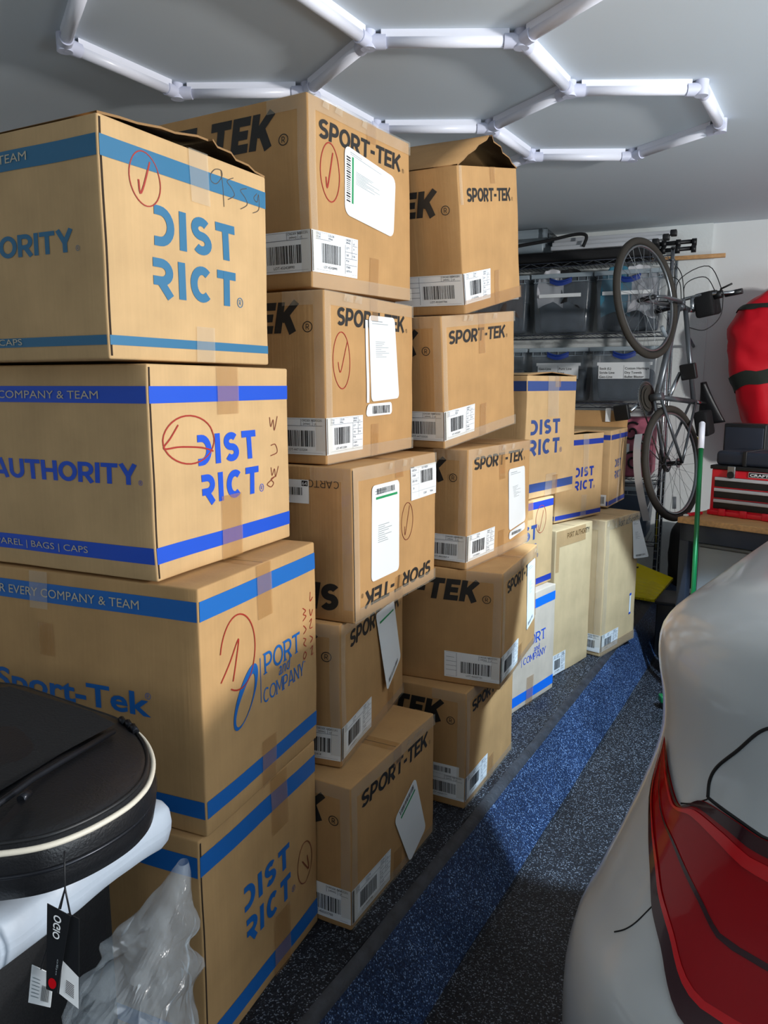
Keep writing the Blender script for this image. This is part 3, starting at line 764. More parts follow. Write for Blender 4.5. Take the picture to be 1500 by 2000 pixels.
# upper right label
B = b3.newlab(); b3.strip('R', .340, .274, .529, .370, M['label_white'], .0022, B); b3.barcode('R', .41, .318, .50, .355, B, .0028)
for q in (rectp(.345, .296, .525, .2965), rectp(.395, .278, .3955, .367), rectp(.345, .318, .395, .3185), rectp(.345, .335, .395, .3355), rectp(.345, .351, .395, .3515), rectp(.342, .368, .365, .3705)): b3.polys('R', [q], M['label_line'], .0028, B)
for tx, uu, vv in (('118735-A', .348, .357), ('175600', .348, .342), ('5.85  0.36', .348, .326), ('24', .352, .305), ('ST247', .43, .283), ('White', .48, .283), ('LOT-450201', .42, .360)):
    W_, P_ = plain(tx); b3.text('R', (W_, P_), uu, uu+W_*.0065, vv, vv+.0065, M['label_line'], off=.0028, to=B)
b3.paper([(.098, .345), (.262, .345), (.263, .088), (.096, .088)], code='top', green=True, upside=True)
b3.polys('R', pen(ellipse(.318, .218, .037, .054), .0022), M['marker_brown'], .0013); b3.ink('R', [(.303, .205), (.308, .182), (.332, .262)], 'marker_brown', .0024); b3.tape_edges(); b3.tape_center(.05, .05, .07); b3.done()
b2 = Carton('cardboard_carton', BX['B2'], LS, 'kraft_brown', 'brown carton with a torn upright slip and red tick, second from top in its stack', 8)
sport_tek_right(b2, .060, .468, .350, .396); sport_tek_left(b2, .330, .406, -.066); b2.label(-.18, .190, .024, .118, 'LOT-447133204', False, seed=13)
b2.paper([(.232, .386), (.392, .388), (.408, .158), (.240, .152)], lift=(0, 0, .004, 0), code=None); b2.paper([(.214, .146), (.370, .148), (.370, .113), (.208, .112)], lines=False, code=None, name='slip_stub')
b2.newlab('slip_barcode'); b2.barcode('R', .245, .118, .35, .140, b2.lab, .0045, seed=4); b2.newlab('slip_liner'); b2.strip('R', .212, .15, .226, .372, M['label_white'], .0026, b2.lab)
b2.polys('R', pen(ellipse(.084, .262, .043, .072), .0025), M['marker_red'], .0013); b2.ink('R', [(.066, .258), (.078, .234), (.116, .312)], 'marker_red', .0028); b2.tape_edges(); b2.tape_center(.045, .06, .09); b2.done()
b1 = Carton('cardboard_carton', BX['B1'], LS, 'kraft_brown', 'brown carton with green-edged white slip and red tick, top of the stack of five', 9)
sport_tek_right(b1, .040, .468, .358, .404); sport_tek_left(b1, .338, .422, -.090); b1.label(-.19, .211, .038, .138, 'LOT-452428990', False, seed=14)
b1.paper([(.158, .368), (.425, .334), (.405, .168), (.150, .196)], lines=True, code='left', green=True)
b1.polys('R', pen(ellipse(.090, .285, .040, .070), .0030), M['marker_red'], .0013); b1.ink('R', [(.072, .272), (.078, .250), (.104, .334)], 'marker_red', .0045); b1.tape_edges(); b1.tape_center(.05, .05, .10, .30); b1.done()

# ---- stack C
c5 = Carton('cardboard_carton', BX['C5'], LS, 'kraft_brown', 'brown carton with two stacked barcodes, on the floor under the roof-lidded stack', 10)
sport_tek_right(c5, .048, .440, .322, .362); sport_tek_left(c5, .290, .366, -.072); c5.label(-.19, .203, .026, .112, 'LOT-450201771', seed=15)
c5.newlab('upper_barcode_label'); c5.strip('L', -.17, .112, -.02, .146, M['label_white'], .0024, c5.lab); c5.barcode('L', -.15, .118, -.05, .136, c5.lab, .003, seed=6); c5.tape_edges(); c5.tape_center(.05, .04, .09); c5.done()
c4 = Carton('cardboard_carton', BX['C4'], LS, 'kraft_brown', 'brown carton with long white slip at its far edge, second from floor, roof-lidded stack', 11)
sport_tek_right(c4, .060, .45, .310, .352); sport_tek_left(c4, .288, .360, -.070); c4.label(-.192, .222, .022, .112, 'LOT-450207101', seed=16)
c4.paper([(.335, .352), (.462, .352), (.462, .118), (.350, .100)], lift=(0, 0, .004, 0)); c4.tape_edges(); c4.tape_center(.05, .05, .08); c4.done()
c3 = Carton('cardboard_carton', BX['C3'], LS, 'kraft_brown', 'brown carton with clean white slip, middle one of the roof-lidded stack', 12)
sport_tek_right(c3, .042, .476, .322, .364); sport_tek_left(c3, .286, .362, -.070); c3.label(-.185, .216, .025, .112, 'LOT-450206814', seed=17)
c3.paper([(.326, .300), (.487, .300), (.505, .090), (.345, .075)], code=None); c3.paper([(.345, .070), (.505, .085), (.508, .058), (.348, .040)], lines=False, code=None, name='slip_stub')
c3.newlab('slip_barcode'); c3.barcode('R', .37, .055, .47, .066, c3.lab, .0045, seed=8); c3.tape_edges(); c3.tape_center(.05, .12, .09); c3.done()
c2 = Carton('cardboard_carton', BX['C2'], LS, 'kraft_brown', 'tilted brown carton with no slip, directly under the box with the open lid', 13)
sport_tek_right(c2, .044, .478, .320, .362); sport_tek_left(c2, .290, .366, -.074); c2.label(-.18, .213, .025, .117, 'LOT-447332020', seed=18); c2.tape_edges(); c2.tape_center(.05, .13, .11); c2.done()
c1 = Carton('cardboard_carton', BX['C1'], LS, 'kraft_brown', 'brown carton with its lid flaps raised like a roof', 14, top='open')
sport_tek_right(c1, .050, .412, .322, .362); sport_tek_left(c1, .290, .364, -.066); c1.label(-.24, .203, .028, .120, 'LOT-452207706', False, seed=19); c1.flaps(.090, .52, jag=.01); c1.tape_center(.04, .05, .11, .26); c1.strip('R', .002, c1.h-.11, .022, c1.h-.002, M['tape_clear'], .0038, c1.tp)
c1.strip('R', .0, .0, c1.w, .04, M['tape'], .0030, c1.tp); c1.done()

# ---- stack D
d3 = Carton('cardboard_carton', BX['D3'], .58, 'kraft_grey', 'pale greyish carton with bright blue bands, on the floor beside the tall plain carton', 15)
d3.stripe(.430, .471, M['ink_bright']); d3.stripe(.025, .070, M['ink_bright'])
d3.text('R', word('PORT', .13, .08, 0, True), .175, .366, .270, .318, M['ink_blue']); W_, P_ = plain('and'); d3.text('R', (W_, P_), .262, .312, .232, .262, M['ink_blue'])
d3.text('R', word('COMPANY', .11, .07, 0, True), .165, .372, .196, .228, M['ink_blue']); d3.polys('R', [rectp(.150, .190, .1525, .320)], M['ink_blue'], .001)
d3.tape_center(.06, .10, .13); d3.done()
d2 = Carton('cardboard_carton', BX['D2'], .58, 'kraft_light', 'tan carton with navy bands and red oval tick, middle of its stack of three', 16)
d2.stripe(.358, .390, M['ink_royal']); d2.stripe(.012, .040, M['ink_royal']); district(d2, 'ink_navy', (.10, .30, .225, .290), (.10, .30, .140, .205))
d2.polys('R', pen(ellipse(.338, .308, .050, .062), .0022), M['marker_red'], .0013); d2.ink('R', [(.315, .285), (.325, .258), (.360, .345)], 'marker_red', .0025); d2.tape_center(.06, .08, .09); d2.done()
d1 = Carton('cardboard_carton', BX['D1'], .58, 'kraft_light', 'tall tan carton with navy stencil word, top of its stack of three', 17, top='open')
d1.stripe(.466, .508, M['ink_navy']); d1.stripe(.028, .066, M['ink_navy']); district(d1, 'ink_navy', (.040, .300, .278, .343), (.036, .300, .190, .258)); d1.flaps(.014, .45); d1.tape_center(.10, .18, .10, .23, 'tape_clear'); d1.tape_center(.05, .05, .09, .27); d1.done()
# ---- stack E
e2 = Carton('cardboard_carton', BX['E2'], .5, 'kraft_pale', 'tall plain pale carton with bluish corner label, under the small blue-lettered box', 18)
e2.text('R', word('PORT AUTHORITY', .16, .05), .110, .345, .672, .698, M['ink_black']); e2.label(-.10, .135, .006, .108, 'LOT-450209', False, seed=21); e2.strip('R', .002, .64, .30, .718, M['tape'], .003, e2.tp); e2.strip('R', .004, .52, .035, .64, M['tape'], .003, e2.tp); e2.done()
e1 = Carton('cardboard_carton', BX['E1'], .42, 'kraft_light', 'tan carton with royal blue bands and blue stencil word, standing on the tall plain carton', 19, top='open')
e1.stripe(.374, .401, M['ink_royal']); e1.stripe(.012, .034, M['ink_royal']); district(e1, 'ink_royal', (.166, .336, .213, .262), (.166, .335, .146, .194)); e1.flaps(.010, .6); e1.tape_center(.05, .20, .12, .25, 'tape_clear'); e1.done()
# ---- stack F
f2 = Carton('cardboard_carton', BX['F2'], .5, 'kraft_pale', 'tall pale carton wrapped with tape at the top, farthest on the floor ledge', 20)
f2.text('R', word('PORT AUTHORITY', .16, .05), .150, .400, .668, .696, M['ink_black']); f2.label(-.11, .200, .022, .115, 'LOT-4502', True, seed=22)
f2.newlab('side_sticker'); f2.strip('R', .326, .158, .350, .275, M['label_white'], .0022, f2.lab); f2.strip('R', .326, .262, .350, .275, M['ink_blue'], .003, f2.lab); f2.strip('R', .326, .158, .350, .168, M['ink_blue'], .003, f2.lab)
f2.paper([(.318, .676), (.404, .676), (.440, .468), (.330, .470)], lift=(0, 0, .05, .01)); f2.tape_edges(t=.05); f2.strip('R', .0, .0, f2.w, .05, M['tape'], .003, f2.tp)
B = MB(); rnd = random.Random(4)
for k in range(16):
    u = rnd.uniform(.0, f2.w); z = f2.h+rnd.uniform(-.02, .012)
    p = Vector((u, -.006-rnd.random()*.01, z)); q = [p+Vector((rnd.uniform(-.03, .03), rnd.uniform(-.012, .012), rnd.uniform(-.05, .02))) for _ in range(3)]
    B.poly([p]+q, M['tape_clear'])
B.build('loose_tape', f2.root); f2.done()
f1 = Carton('cardboard_carton', BX['F1'], .5, 'kraft_light', 'narrow tan carton with one brown flap standing up, farthest and on top', 21)
f1.stripe(.372, .399, M['ink_royal']); f1.stripe(.010, .034, M['ink_royal'])
for s_, v in (('dIST', .215), ('qICT', .150)): f1.text('R', word(s_, .235, .17), .10, .24, v, v+.045, M['ink_navy'])
f1.strip('L', -.060, .008, -.012, .070, M['label_white'], .0022, f1.lab); f1.barcode('L', -.052, .020, -.022, .060, f1.lab, .003)
B = MB(); t = .004
def FP(i, j, k):
    x = f1.w-.002+.02*j+ (t if k else 0); y = .004+(f1.L-.008)*i; z = f1.h+.095*j*(1-.25*max(0, 1-i*9))
    return Vector((x, y, z))
B.grid(lambda i, j: FP(i, j, 0), 8, 4, M['kraft_brown']); B.grid(lambda i, j: FP(i, j, 1), 8, 4, M['kraft_brown']); B.grid(lambda i, j: FP(i, 1, j), 8, 1, M['board_edge'], False); B.grid(lambda i, j: FP(0, i, j), 4, 1, M['board_edge'], False)
B.build('flap', f1.root)
B = MB(); B.box((f1.w-.012, .10, f1.h+.03), (f1.w-.006, .13, f1.h+.11), M['label_white']); B.build('torn_tape', f1.root)
f1.tape_center(.045, .20, .25, .19, 'tape_clear'); f1.done()
# ------------------------------------------------------------------ car, seen at its rear left corner
KA = R(38); KF = Vector((math.sin(KA), math.cos(KA), 0)); KR = Vector((math.cos(KA), -math.sin(KA), 0)); K0 = Vector((.203, 1.022, 0))
def kp(a, t, z):
    if t > 2.5 and z > .2: k = min(1, (t-2.5)/1.3); z -= (z-.2)*.30*k*k*(3-2*k)     # bonnet falls away towards the nose
    return K0+KR*a+KF*t+Vector((0, 0, z))
CARW, CARL = 1.80, 3.95
LV = [(-.03, .08, .14, .26), (.02, .02, .06, .28), (.15, -.02, .01, .30), (.30, -.035, .0, .31), (.42, -.035, .0, .31), (.49, -.025, .03, .29), (.54, -.008, .09, .26), (.62, .018, .15, .23), (.72, .045, .20, .22), (.80, .058, .225, .22), (.87, .053, .235, .22),
      (.93, .038, .24, .23), (.975, .036, .25, .24), (1.01, .060, .262, .25), (1.035, .11, .28, .27), (1.055, .19, .32, .28), (1.068, .30, .39, .28), (1.075, .46, .54, .25)]
def lev(z):
    for i in range(len(LV)-1):
        if z <= LV[i+1][0]:
            k = (z-LV[i][0])/(LV[i+1][0]-LV[i][0]); p0 = LV[max(i-1, 0)]; p1 = LV[i]; p2 = LV[i+1]; p3 = LV[min(i+2, len(LV)-1)]
            return tuple(.5*(2*p1[d]+(p2[d]-p0[d])*k+(2*p0[d]-5*p1[d]+4*p2[d]-p3[d])*k*k+(3*p1[d]-p0[d]-3*p2[d]+p3[d])*k**3) for d in (1, 2, 3))
    return LV[-1][1:]
def outline(z, s, off=0.):
    """s 0..1 round the body: up the left side, rear-left corner at .5, to the middle of the tail"""
    a, t, r = lev(z)
    a -= off; t -= off
    fr = .9
    if s < .5:
        k = s/.5; tt = (CARL-.9)*(1-k)**1.6+(t+r)*(1-(1-k)**1.6); return kp(a, tt, z)
    if s < .8:
        th = (s-.5)/.3*math.pi/2; return kp(a+r-r*math.cos(th), t+r-r*math.sin(th), z)
    k = (s-.8)/.2; x0 = a+r; return kp(x0+(CARW/2-x0)*k, t, z)
def mirror_pt(p):
    a = (p-K0).dot(KR); return p+KR*(CARW-2*a)
M['car_paint'] = mat('car_paint', srgb(186, 191, 192), .36, coat=.8); M['car_paint'].node_tree.nodes['Principled BSDF'].inputs['Coat Roughness'].default_value = .12
M['gap'] = mat('gap', srgb(12, 12, 14), .7)
M['glass_dark'] = mat('glass_dark', srgb(14, 17, 20), .06, coat=1.)
M['lamp_red'] = mat('lamp_red', srgb(150, 2, 12), .12, coat=.35, spec=.25)
M['lamp_dark'] = mat('lamp_dark', srgb(48, 3, 12), .12, coat=.35)
M['lamp_bright'] = mat('lamp_bright', srgb(196, 8, 18), .15, coat=.3)
M['tyre'] = mat('tyre', srgb(28, 28, 30), .8)
car = empty('car', 'light grey car seen at its rear left corner with red tail lamp', 'car', loc=tuple(kp(.9, 0, FLOOR)))
CO = Vector(car.location)
zs = []
for i in range(len(LV)-1):
    for k in range(3): zs.append(LV[i][0]+(LV[i+1][0]-LV[i][0])*k/3)
zs.append(LV[-1][0])
# smooth the levels
B = MB(); ss = [i/44*.5 for i in range(44)]+[.5+.3*i/18 for i in range(18)]+[.8+.2*i/10 for i in range(11)]
for mir in (0, 1):
    vs = []
    for z in zs:
        for s_ in ss:
            p = outline(z, s_); vs.append((mirror_pt(p) if mir else p)-CO)
    w = len(ss); fs = []
    for j in range(len(zs)-1):
        for i in range(w-1):
            f = (j*w+i, j*w+i+1, (j+1)*w+i+1, (j+1)*w+i); fs.append(f[::-1] if mir else f)
    B.faces(vs, fs, M['car_paint'], True)
# nose: closes the front, rounded
def nose(i, j):
    z = zs[0]+(zs[-1]-zs[0])*j; zz = min(zs, key=lambda q: abs(q-z)); a, t, r = lev(zz); th = math.pi*i; hw = CARW/2-a
    return kp(CARW/2-hw*math.copysign(abs(math.cos(th))**.6, math.cos(th)), CARL-.9+(.9-t*.5)*math.sin(th)**.8, zz)-CO
B.grid(nose, 24, 30, M['car_paint'])
top = [outline(zs[-1], s_)-CO for s_ in ss]; top += [mirror_pt(p+CO)-CO for p in reversed(top)]
top += [nose(1-i/12, 1) for i in range(1, 12)]
B.poly(top, M['car_paint']); B.build('body_shell', car)
# cabin
def cab(i, j):
    z = 1.05+.15*j; a = .30+.16*j; t0 = 1.15+.42*j; t1 = 3.0-.55*j; th = 2*math.pi*i
    x = math.copysign(abs(math.cos(th))**.35, math.cos(th)); y = math.copysign(abs(math.sin(th))**.35, math.sin(th))
    return kp(CARW/2+(CARW/2-a)*x, (t0+t1)/2+(t1-t0)/2*y, z)-CO
B = MB(); B.grid(cab, 64, 6, M['glass_dark'], True); B.build('windows', car)
B = MB(); B.grid(lambda i, j: Vector(cab(i, 1))*(1-j)+(kp(.9, 2.05, 1.235)-CO)*j, 64, 4, M['car_paint'], True); B.build('roof', car)
for a_, t_ in ((.02, .92), (CARW-.24, .92), (.02, 3.15), (CARW-.24, 3.15)):
    B = MB(); c = kp(a_, t_, FLOOR+.335)-CO
    def ring(i, j, c=c):
        pr = [(.0, .20), (.0, .30), (.03, .335), (.19, .335), (.22, .30), (.22, .20)]; k = min(int(j*5), 4); f = j*5-k
        w_, r_ = pr[k][0]+(pr[k+1][0]-pr[k][0])*f, pr[k][1]+(pr[k+1][1]-pr[k][1])*f
        return c+KR*w_+(KF*math.cos(2*math.pi*i)+Vector((0, 0, 1))*math.sin(2*math.pi*i))*r_
    B.grid(ring, 32, 5, M['tyre'], True); wh = B.build('wheel', car)
    B = MB(); B.tube(c+KR*.03, c+KR*.19, .205, M['steel'], 24); B.build('wheel_rim', wh)
def on_car(z, s, off=.002):
    return outline(z, s, off)-CO
TL = [(.50, .47), (.60, .462), (.70, .455), (.80, .452), (.875, .466)]   # front edge of the lamp (z, s)
def patch(pts_lo, pts_hi, m, off, name, parent, n=30):
    """surface strip between two curves given as functions of 0..1 -> (z, s)"""
    B = MB()
    def f(i, j):
        a = pts_lo(i); b = pts_hi(i); return on_car(a[0]+(b[0]-a[0])*j, a[1]+(b[1]-a[1])*j, off)
    B.grid(f, n, 14, m, True); return B.build(name, parent)
def curve(P):
    L = smooth_line(P, 12)
    def g(i):
        x = i*(len(L)-1); k = min(int(x), len(L)-2); f = x-k; return (L[k][0]+(L[k+1][0]-L[k][0])*f, L[k][1]+(L[k+1][1]-L[k][1])*f)
    return g

def lamp(lo, hi, j0, j1, m, off, name, parent):
    g, h = curve(lo), curve(hi)
    mixc = lambda i, j: (g(i)[0]+(h(i)[0]-g(i)[0])*j, g(i)[1]+(h(i)[1]-g(i)[1])*j)
    return patch(lambda i: mixc(i, j0), lambda i: mixc(i, j1), m, off, name, parent, 48)
LO = [(.815, .612), (.765, .608), (.73, .618), (.687, .653), (.645, .688), (.61, .71), (.577, .738), (.525, .775), (.51, .86), (.505, .93)]
HI = [(.812, .617), (.78, .645), (.747, .685), (.752, .70), (.77, .722), (.765, .765), (.754, .80), (.735, .86), (.715, .93), (.70, .98)]
tl = lamp(LO, HI, 0, 1, M['lamp_red'], .004, 'tail_lamp', car)
lamp(LO, HI, .0, .10, M['lamp_dark'], .0055, 'lamp_rim', tl); lamp(LO, HI, .90, 1., M['lamp_dark'], .0055, 'lamp_rim', tl)
lamp(LO, HI, .78, .86, M['lamp_bright'], .0062, 'light_bar', tl); lamp(LO, HI, .10, .14, M['lamp_bright'], .0062, 'light_bar', tl)
lamp(LO, HI, .40, .43, M['lamp_dark'], .0055, 'inner_rib', tl)
def gapline(pts, name, r=.0028):
    B = MB(); L = smooth_line(pts, 8); B.path([on_car(p[0], p[1], .0) for p in L], r, M['gap'], 6); return B.build(name, car)
gapline([(.925, .83), (.905, .79), (.86, .755), (.825, .728), (.80, .719), (.775, .722)], 'panel_gap')
gapline([(.775, .722), (.765, .765), (.754, .80), (.735, .86), (.715, .93)], 'panel_gap')
gapline([(.745, .685), (.755, .703), (.772, .722)], 'panel_gap', .0012)
gapline([(.545, .665), (.560, .68), (.578, .692), (.606, .705)], 'bumper_seam', .0012)

# ------------------------------------------------------------------ wire rack with storage boxes on the back wall
def frustum_bin(name, label, u0, u1, z0, z1, d0, d1, body, content, handle=True, note=None, cover=.6, group=None, tagb=True, extra=None):
    t = empty(name, label, 'storage box', loc=tuple(wp((u0+u1)/2, (d0+d1)/2, z0)), group=group); O = Vector(t.location)
    T = lambda v: wp(v[0], v[1], v[2])-O
    tp = .018
    def warp(q):
        k = (q.z-z0)/(z1-z0); cu = (u0+u1)/2; cd = (d0+d1)/2; s = 1-.09*(1-k)
        return Vector((cu+(q.x-cu)*s, cd+(q.y-cd)*s, q.z))
    B = MB(); B.rbox((u0, d0, z0), (u1, d1, z1-.012), M[body], .022, T=T, n=4, warp=warp); B.build('tub', t)
    B = MB()
    for lo, hi in (((u0-.008, d1-.004, z1-.03), (u1+.008, d1+.012, z1)), ((u0-.008, d0-.012, z1-.03), (u1+.008, d0+.004, z1)), ((u0-.012, d0, z1-.03), (u0+.004, d1, z1)), ((u1-.004, d0, z1-.03), (u1+.012, d1, z1))): B.rbox(lo, hi, M['bin_rim'], .004, T=T)
    B.build('rim', t)
    B = MB()
    for k in range(7):
        uu = u0+.02+k*(u1-u0-.04)/6; B.box((uu-.0015, d1+.004, z1-.055), (uu+.0015, d1+.012, z1-.03), M['bin_rim'], T=T)
    B.box((u0+.01, d1+.004, z1-.058), (u1-.01, d1+.010, z1-.054), M['bin_rim'], T=T); B.build('rim_ribs', t)
    if handle:
        B = MB(); c = (u0+u1)/2
        B.grid(lambda i, j: T((c-.075+.15*i, d1+.016+.012*math.sin(math.pi*i), z1-.035-.022*math.sin(math.pi*i)-.028*j)), 12, 2, M['handle_blue'])
        B.path([T((c-.075+.15*k/10, d1+.018+.012*math.sin(math.pi*k/10), z1-.033-.022*math.sin(math.pi*k/10))) for k in range(11)], .006, M['handle_blue']); B.build('handle', t)
    if content:
        B = MB(); B.rbox((u0+.03, d0+.03, z0+.015), (u1-.03, d1-.03, z0+(z1-z0)*cover), M[content], .03, T=T, n=6, warp=lambda q: warp(q)+noise.noise_vector(q*9)*.014); B.build('contents', t)
    if note:
        B = MB(); B.box((u0+.045, d1-.012, z1-.125), (u1-.04, d1+.002, z1-.105), M['label_white'], T=T); B.build('label_holder', t)
        B = MB(); nu0, nu1, nz0, nz1 = u0+.055, u1-.055, z1-.215, z1-.125
        B.box((nu0, d1-.012, nz0), (nu1, d1+.001, nz1), M['label_white'], T=T)
        B.box(((nu0+nu1)/2-.0008, d1, nz0), ((nu0+nu1)/2+.0008, d1+.002, nz1), M['label_line'], T=T)
        for r_, row in enumerate(note):
            for c_, tx in enumerate(row):
                W_, P_ = plain(tx, .01); ww = min((nu1-nu0)/2-.012, W_*.017); bu = (nu0 if c_ == 0 else (nu0+nu1)/2)+.008; bz = nz1-.026-r_*.028
                for p in fit((W_, P_), bu, bu+ww, bz-.002, bz+.014): B.poly([T((x, d1+.0025, y)) for x, y in p], M['label_black'])
        B.build('paper_note', t)
    if extra: extra(t, T)
    return t
rack = empty('wire_rack', 'black wire shelving rack against the back wall holding clear storage boxes', 'shelf', loc=tuple(wp(-.6, .27, 0))); RO = Vector(rack.location)
TR = lambda v: wp(v[0], v[1], v[2])-RO
SH = (.33, .76, 1.272, 1.742, 2.225)
for z in SH:
    B = MB(); u0, u1, d0, d1 = -1.42, .15, .03, .42
    for zz in (z, z-.028):
        for a, b in (((u0, d1, zz), (u1, d1, zz)), ((u0, d0, zz), (u1, d0, zz)), ((u0, d0, zz), (u0, d1, zz)), ((u1, d0, zz), (u1, d1, zz))): B.tube(TR(a), TR(b), .0035, M['dark_steel'], 6)
    n = 22
    for d in (d1,):
        for k in range(n): B.tube(TR((u0+(u1-u0)*k/n, d, z if k % 2 else z-.028)), TR((u0+(u1-u0)*(k+1)/n, d, z-.028 if k % 2 else z)), .0022, M['steel'], 5, cap=False)
    for k in range(1, 50): B.tube(TR((u0+(u1-u0)*k/50, d0, z)), TR((u0+(u1-u0)*k/50, d1, z)), .0018, M['dark_steel'], 4, cap=False)
    B.build('wire_shelf', rack)
for u in (-1.42, .15):
    for d in (.03, .42):
        B = MB(); B.tube(TR((u, d, 0)), TR((u, d, 2.27)), .0125, M['chrome'], 12)
        for k in range(40): B.tube(TR((u, d, .05+k*.055)), TR((u, d, .053+k*.055)), .0132, M['steel'], 10)
        B.tube(TR((u, d, 2.265)), TR((u, d, 2.275)), .014, M['black_plastic'], 10); B.build('post', rack)
GB = None
def cloths(seed, m1='cloth_white'):
    def f(t, T):
        rnd = random.Random(seed)
    return f
def clothbin(u0, u1, z0, z1, mm, m2, hang):
    def f(t, T):
        for q, (a, b, m) in enumerate(((.10, .55, mm), (.5, .92, m2))):
            B = MB()
            def g(i, j, a=a, b=b, q=q):
                u = u0+(u1-u0)*(a+(b-a)*i); zz = z1+.03*math.sin(3*i+q)-.30*hang*max(0, j-.55)/.45; d = .16+.30*min(j, .62)/.62+.012*math.sin(9*i)+(0)
                v = Vector((u, min(d, .382), zz)); v += noise.noise_vector(Vector((i*4, j*4, q+3)))*.018; v.y = min(v.y, .394); return T(v)
            B.grid(g, 16, 16, M[m]); B.build('folded_cloth', t)
        B = MB(); B.box((u0+.05, .400, z0+(z1-z0)*.60), (u1-.06, .408, z0+(z1-z0)*.66), M['label_white'], T=T); B.build('label_strip', t)
    return f
M['cloth_teal'] = mat('cloth_teal', srgb(60, 125, 150), .8); M['cloth_pink'] = mat('cloth_pink', srgb(195, 150, 160), .8)
frustum_bin('storage_box', 'clear storage box heaped with white cloth, blue handle, left one on the upper rack shelf', -.765, -.368, 1.755, 2.155, .08, .395, 'bin', 'bin_content', extra=clothbin(-.765, -.368, 1.755, 2.155, 'cloth_white', 'black_fabric', .75))
frustum_bin('storage_box', 'clear storage box with teal and pink cloth behind the front bicycle wheel', -.335, .10, 1.755, 2.155, .08, .395, 'bin', 'bin_content', cover=.72, extra=clothbin(-.335, .10, 1.755, 2.155, 'cloth_teal', 'cloth_white', 1.0))
frustum_bin('storage_box', 'clear storage box with brown cloth, mostly hidden, leftmost on the upper rack shelf', -1.20, -.80, 1.755, 2.155, .08, .395, 'bin', 'bin_content', handle=False, extra=clothbin(-1.20, -.80, 1.755, 2.155, 'cloth_brown', 'cloth_brown', .9))
frustum_bin('storage_box', 'clear lidded storage box with small paper note, left one on the middle rack shelf', -.765, -.372, 1.285, 1.655, .08, .395, 'bin', 'bin_content', note=(('Geo-Line', 'Pure Line'), ('Sock', 'Line')))
frustum_bin('storage_box', 'clear lidded storage box with six-line handwritten note under the front bicycle wheel', -.345, .10, 1.285, 1.655, .08, .395, 'bin', 'bin_content', note=(('Sock (L)', 'Cotton Heritage'), ('Stride Line', 'Dry Towels'), ('Geo-Line', 'Bullet Blaster')))
frustum_bin('storage_box', 'clear storage box on the middle shelf, mostly hidden by the cartons', -1.20, -.80, 1.285, 1.655, .08, .395, 'bin', 'bin_content', handle=False)
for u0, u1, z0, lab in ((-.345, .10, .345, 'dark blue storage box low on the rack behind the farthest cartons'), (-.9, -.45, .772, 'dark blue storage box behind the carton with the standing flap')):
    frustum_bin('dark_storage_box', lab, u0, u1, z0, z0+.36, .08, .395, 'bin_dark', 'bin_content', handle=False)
def onwall(name, label, cat, lo, hi, m, bev=.006, n=2):
    c = wp((lo[0]+hi[0])/2, (lo[1]+hi[1])/2, lo[2]); B = MB(); B.rbox(lo, hi, M[m], bev, T=lambda v: wp(v[0], v[1], v[2])-c, n=n)
    o = B.build(name); o.location = c; tag(o, label, cat); return o
onwall('black_case', 'long flat black case lying on top of the wire rack', 'case', (-1.35, .145, 2.236), (.0, .41, 2.300), 'black_fabric', .015)
sb = empty('folded_stand', 'bundle of silver folding stand bars on top of the rack', 'stand', loc=tuple(wp(-.25, .3, 2.302))); SO = Vector(sb.location)
for k, (z, d, L_) in enumerate(((2.318, .40, .0), (2.350, .36, .06), (2.384, .30, .10))):
    B = MB(); B.rbox((-.64, d-.03, z-.014), (.02+L_, d+.03, z+.014), M['silver_trim'], .005, T=lambda v: wp(v[0], v[1], v[2])-SO, n=1); B.build('bar', sb)
    B = MB(); B.rbox((.02+L_, d-.035, z-.018), (.06+L_, d+.035, z+.018), M['black_plastic'], .006, T=lambda v: wp(v[0], v[1], v[2])-SO, n=1); B.build('end_cap', sb)
B = MB(); B.path([wp(u, .440, z+.010)-SO for u, z in smooth_line([(-1.02, 2.302), (-.92, 2.33), (-.80, 2.345), (-.66, 2.36), (-.50, 2.385), (-.42, 2.385), (-.40, 2.36), (-.42, 2.305)])], .011, M['black_fabric'], 8); B.build('strap', sb)
t = empty('clear_tray', 'clear plastic tray of the rack, touching the carton stack in view', 'tray', loc=tuple(wp(-.85, .3, 2.302))); TO = Vector(t.location)
B = MB(); B.rbox((-1.12, .12, 2.305), (-.70, .37, 2.455), M['bin_rim'], .02, T=lambda v: wp(v[0], v[1], v[2])-TO, n=2); B.build('lid_tray', t)
B = MB(); B.rbox((-1.155, .165, 2.445), (-.685, .47, 2.382), M['bin_rim'], .006, T=lambda v: wp(v[0], v[1], v[2])-TO, n=1); B.build('lid_rim', t)
t = empty('wooden_slat', 'thin wooden slat sticking out at the right end of the rack top', 'wood', loc=tuple(wp(.15, .3, 2.24))); B = MB()
B.rbox((-.02, .10, 2.236), (.46, .135, 2.262), M['wood'], .003, T=lambda v: wp(v[0], v[1], v[2])-Vector(t.location)); B.build('slat', t)
t = empty('black_clamp', 'black clamp bars lying beside the wooden slat on the rack top', 'clamp', loc=tuple(wp(.15, .2, 2.26))); TO = Vector(t.location); B = MB()
for z, d in ((2.335, .2), (2.285, .24)):
    B.tube(wp(.03, d, z)-TO, wp(.26, d, z+.005)-TO, .014, M['black_plastic'], 10)
    for u in (.06, .15, .25): B.tube(wp(u, d, z)-TO, wp(u+.03, d, z)-TO, .024, M['black_plastic'], 10)
B.box((.02, .18, 2.236), (.05, .26, 2.34), M['black_plastic'], T=lambda v: wp(v[0], v[1], v[2])-TO); B.build('bars', t)
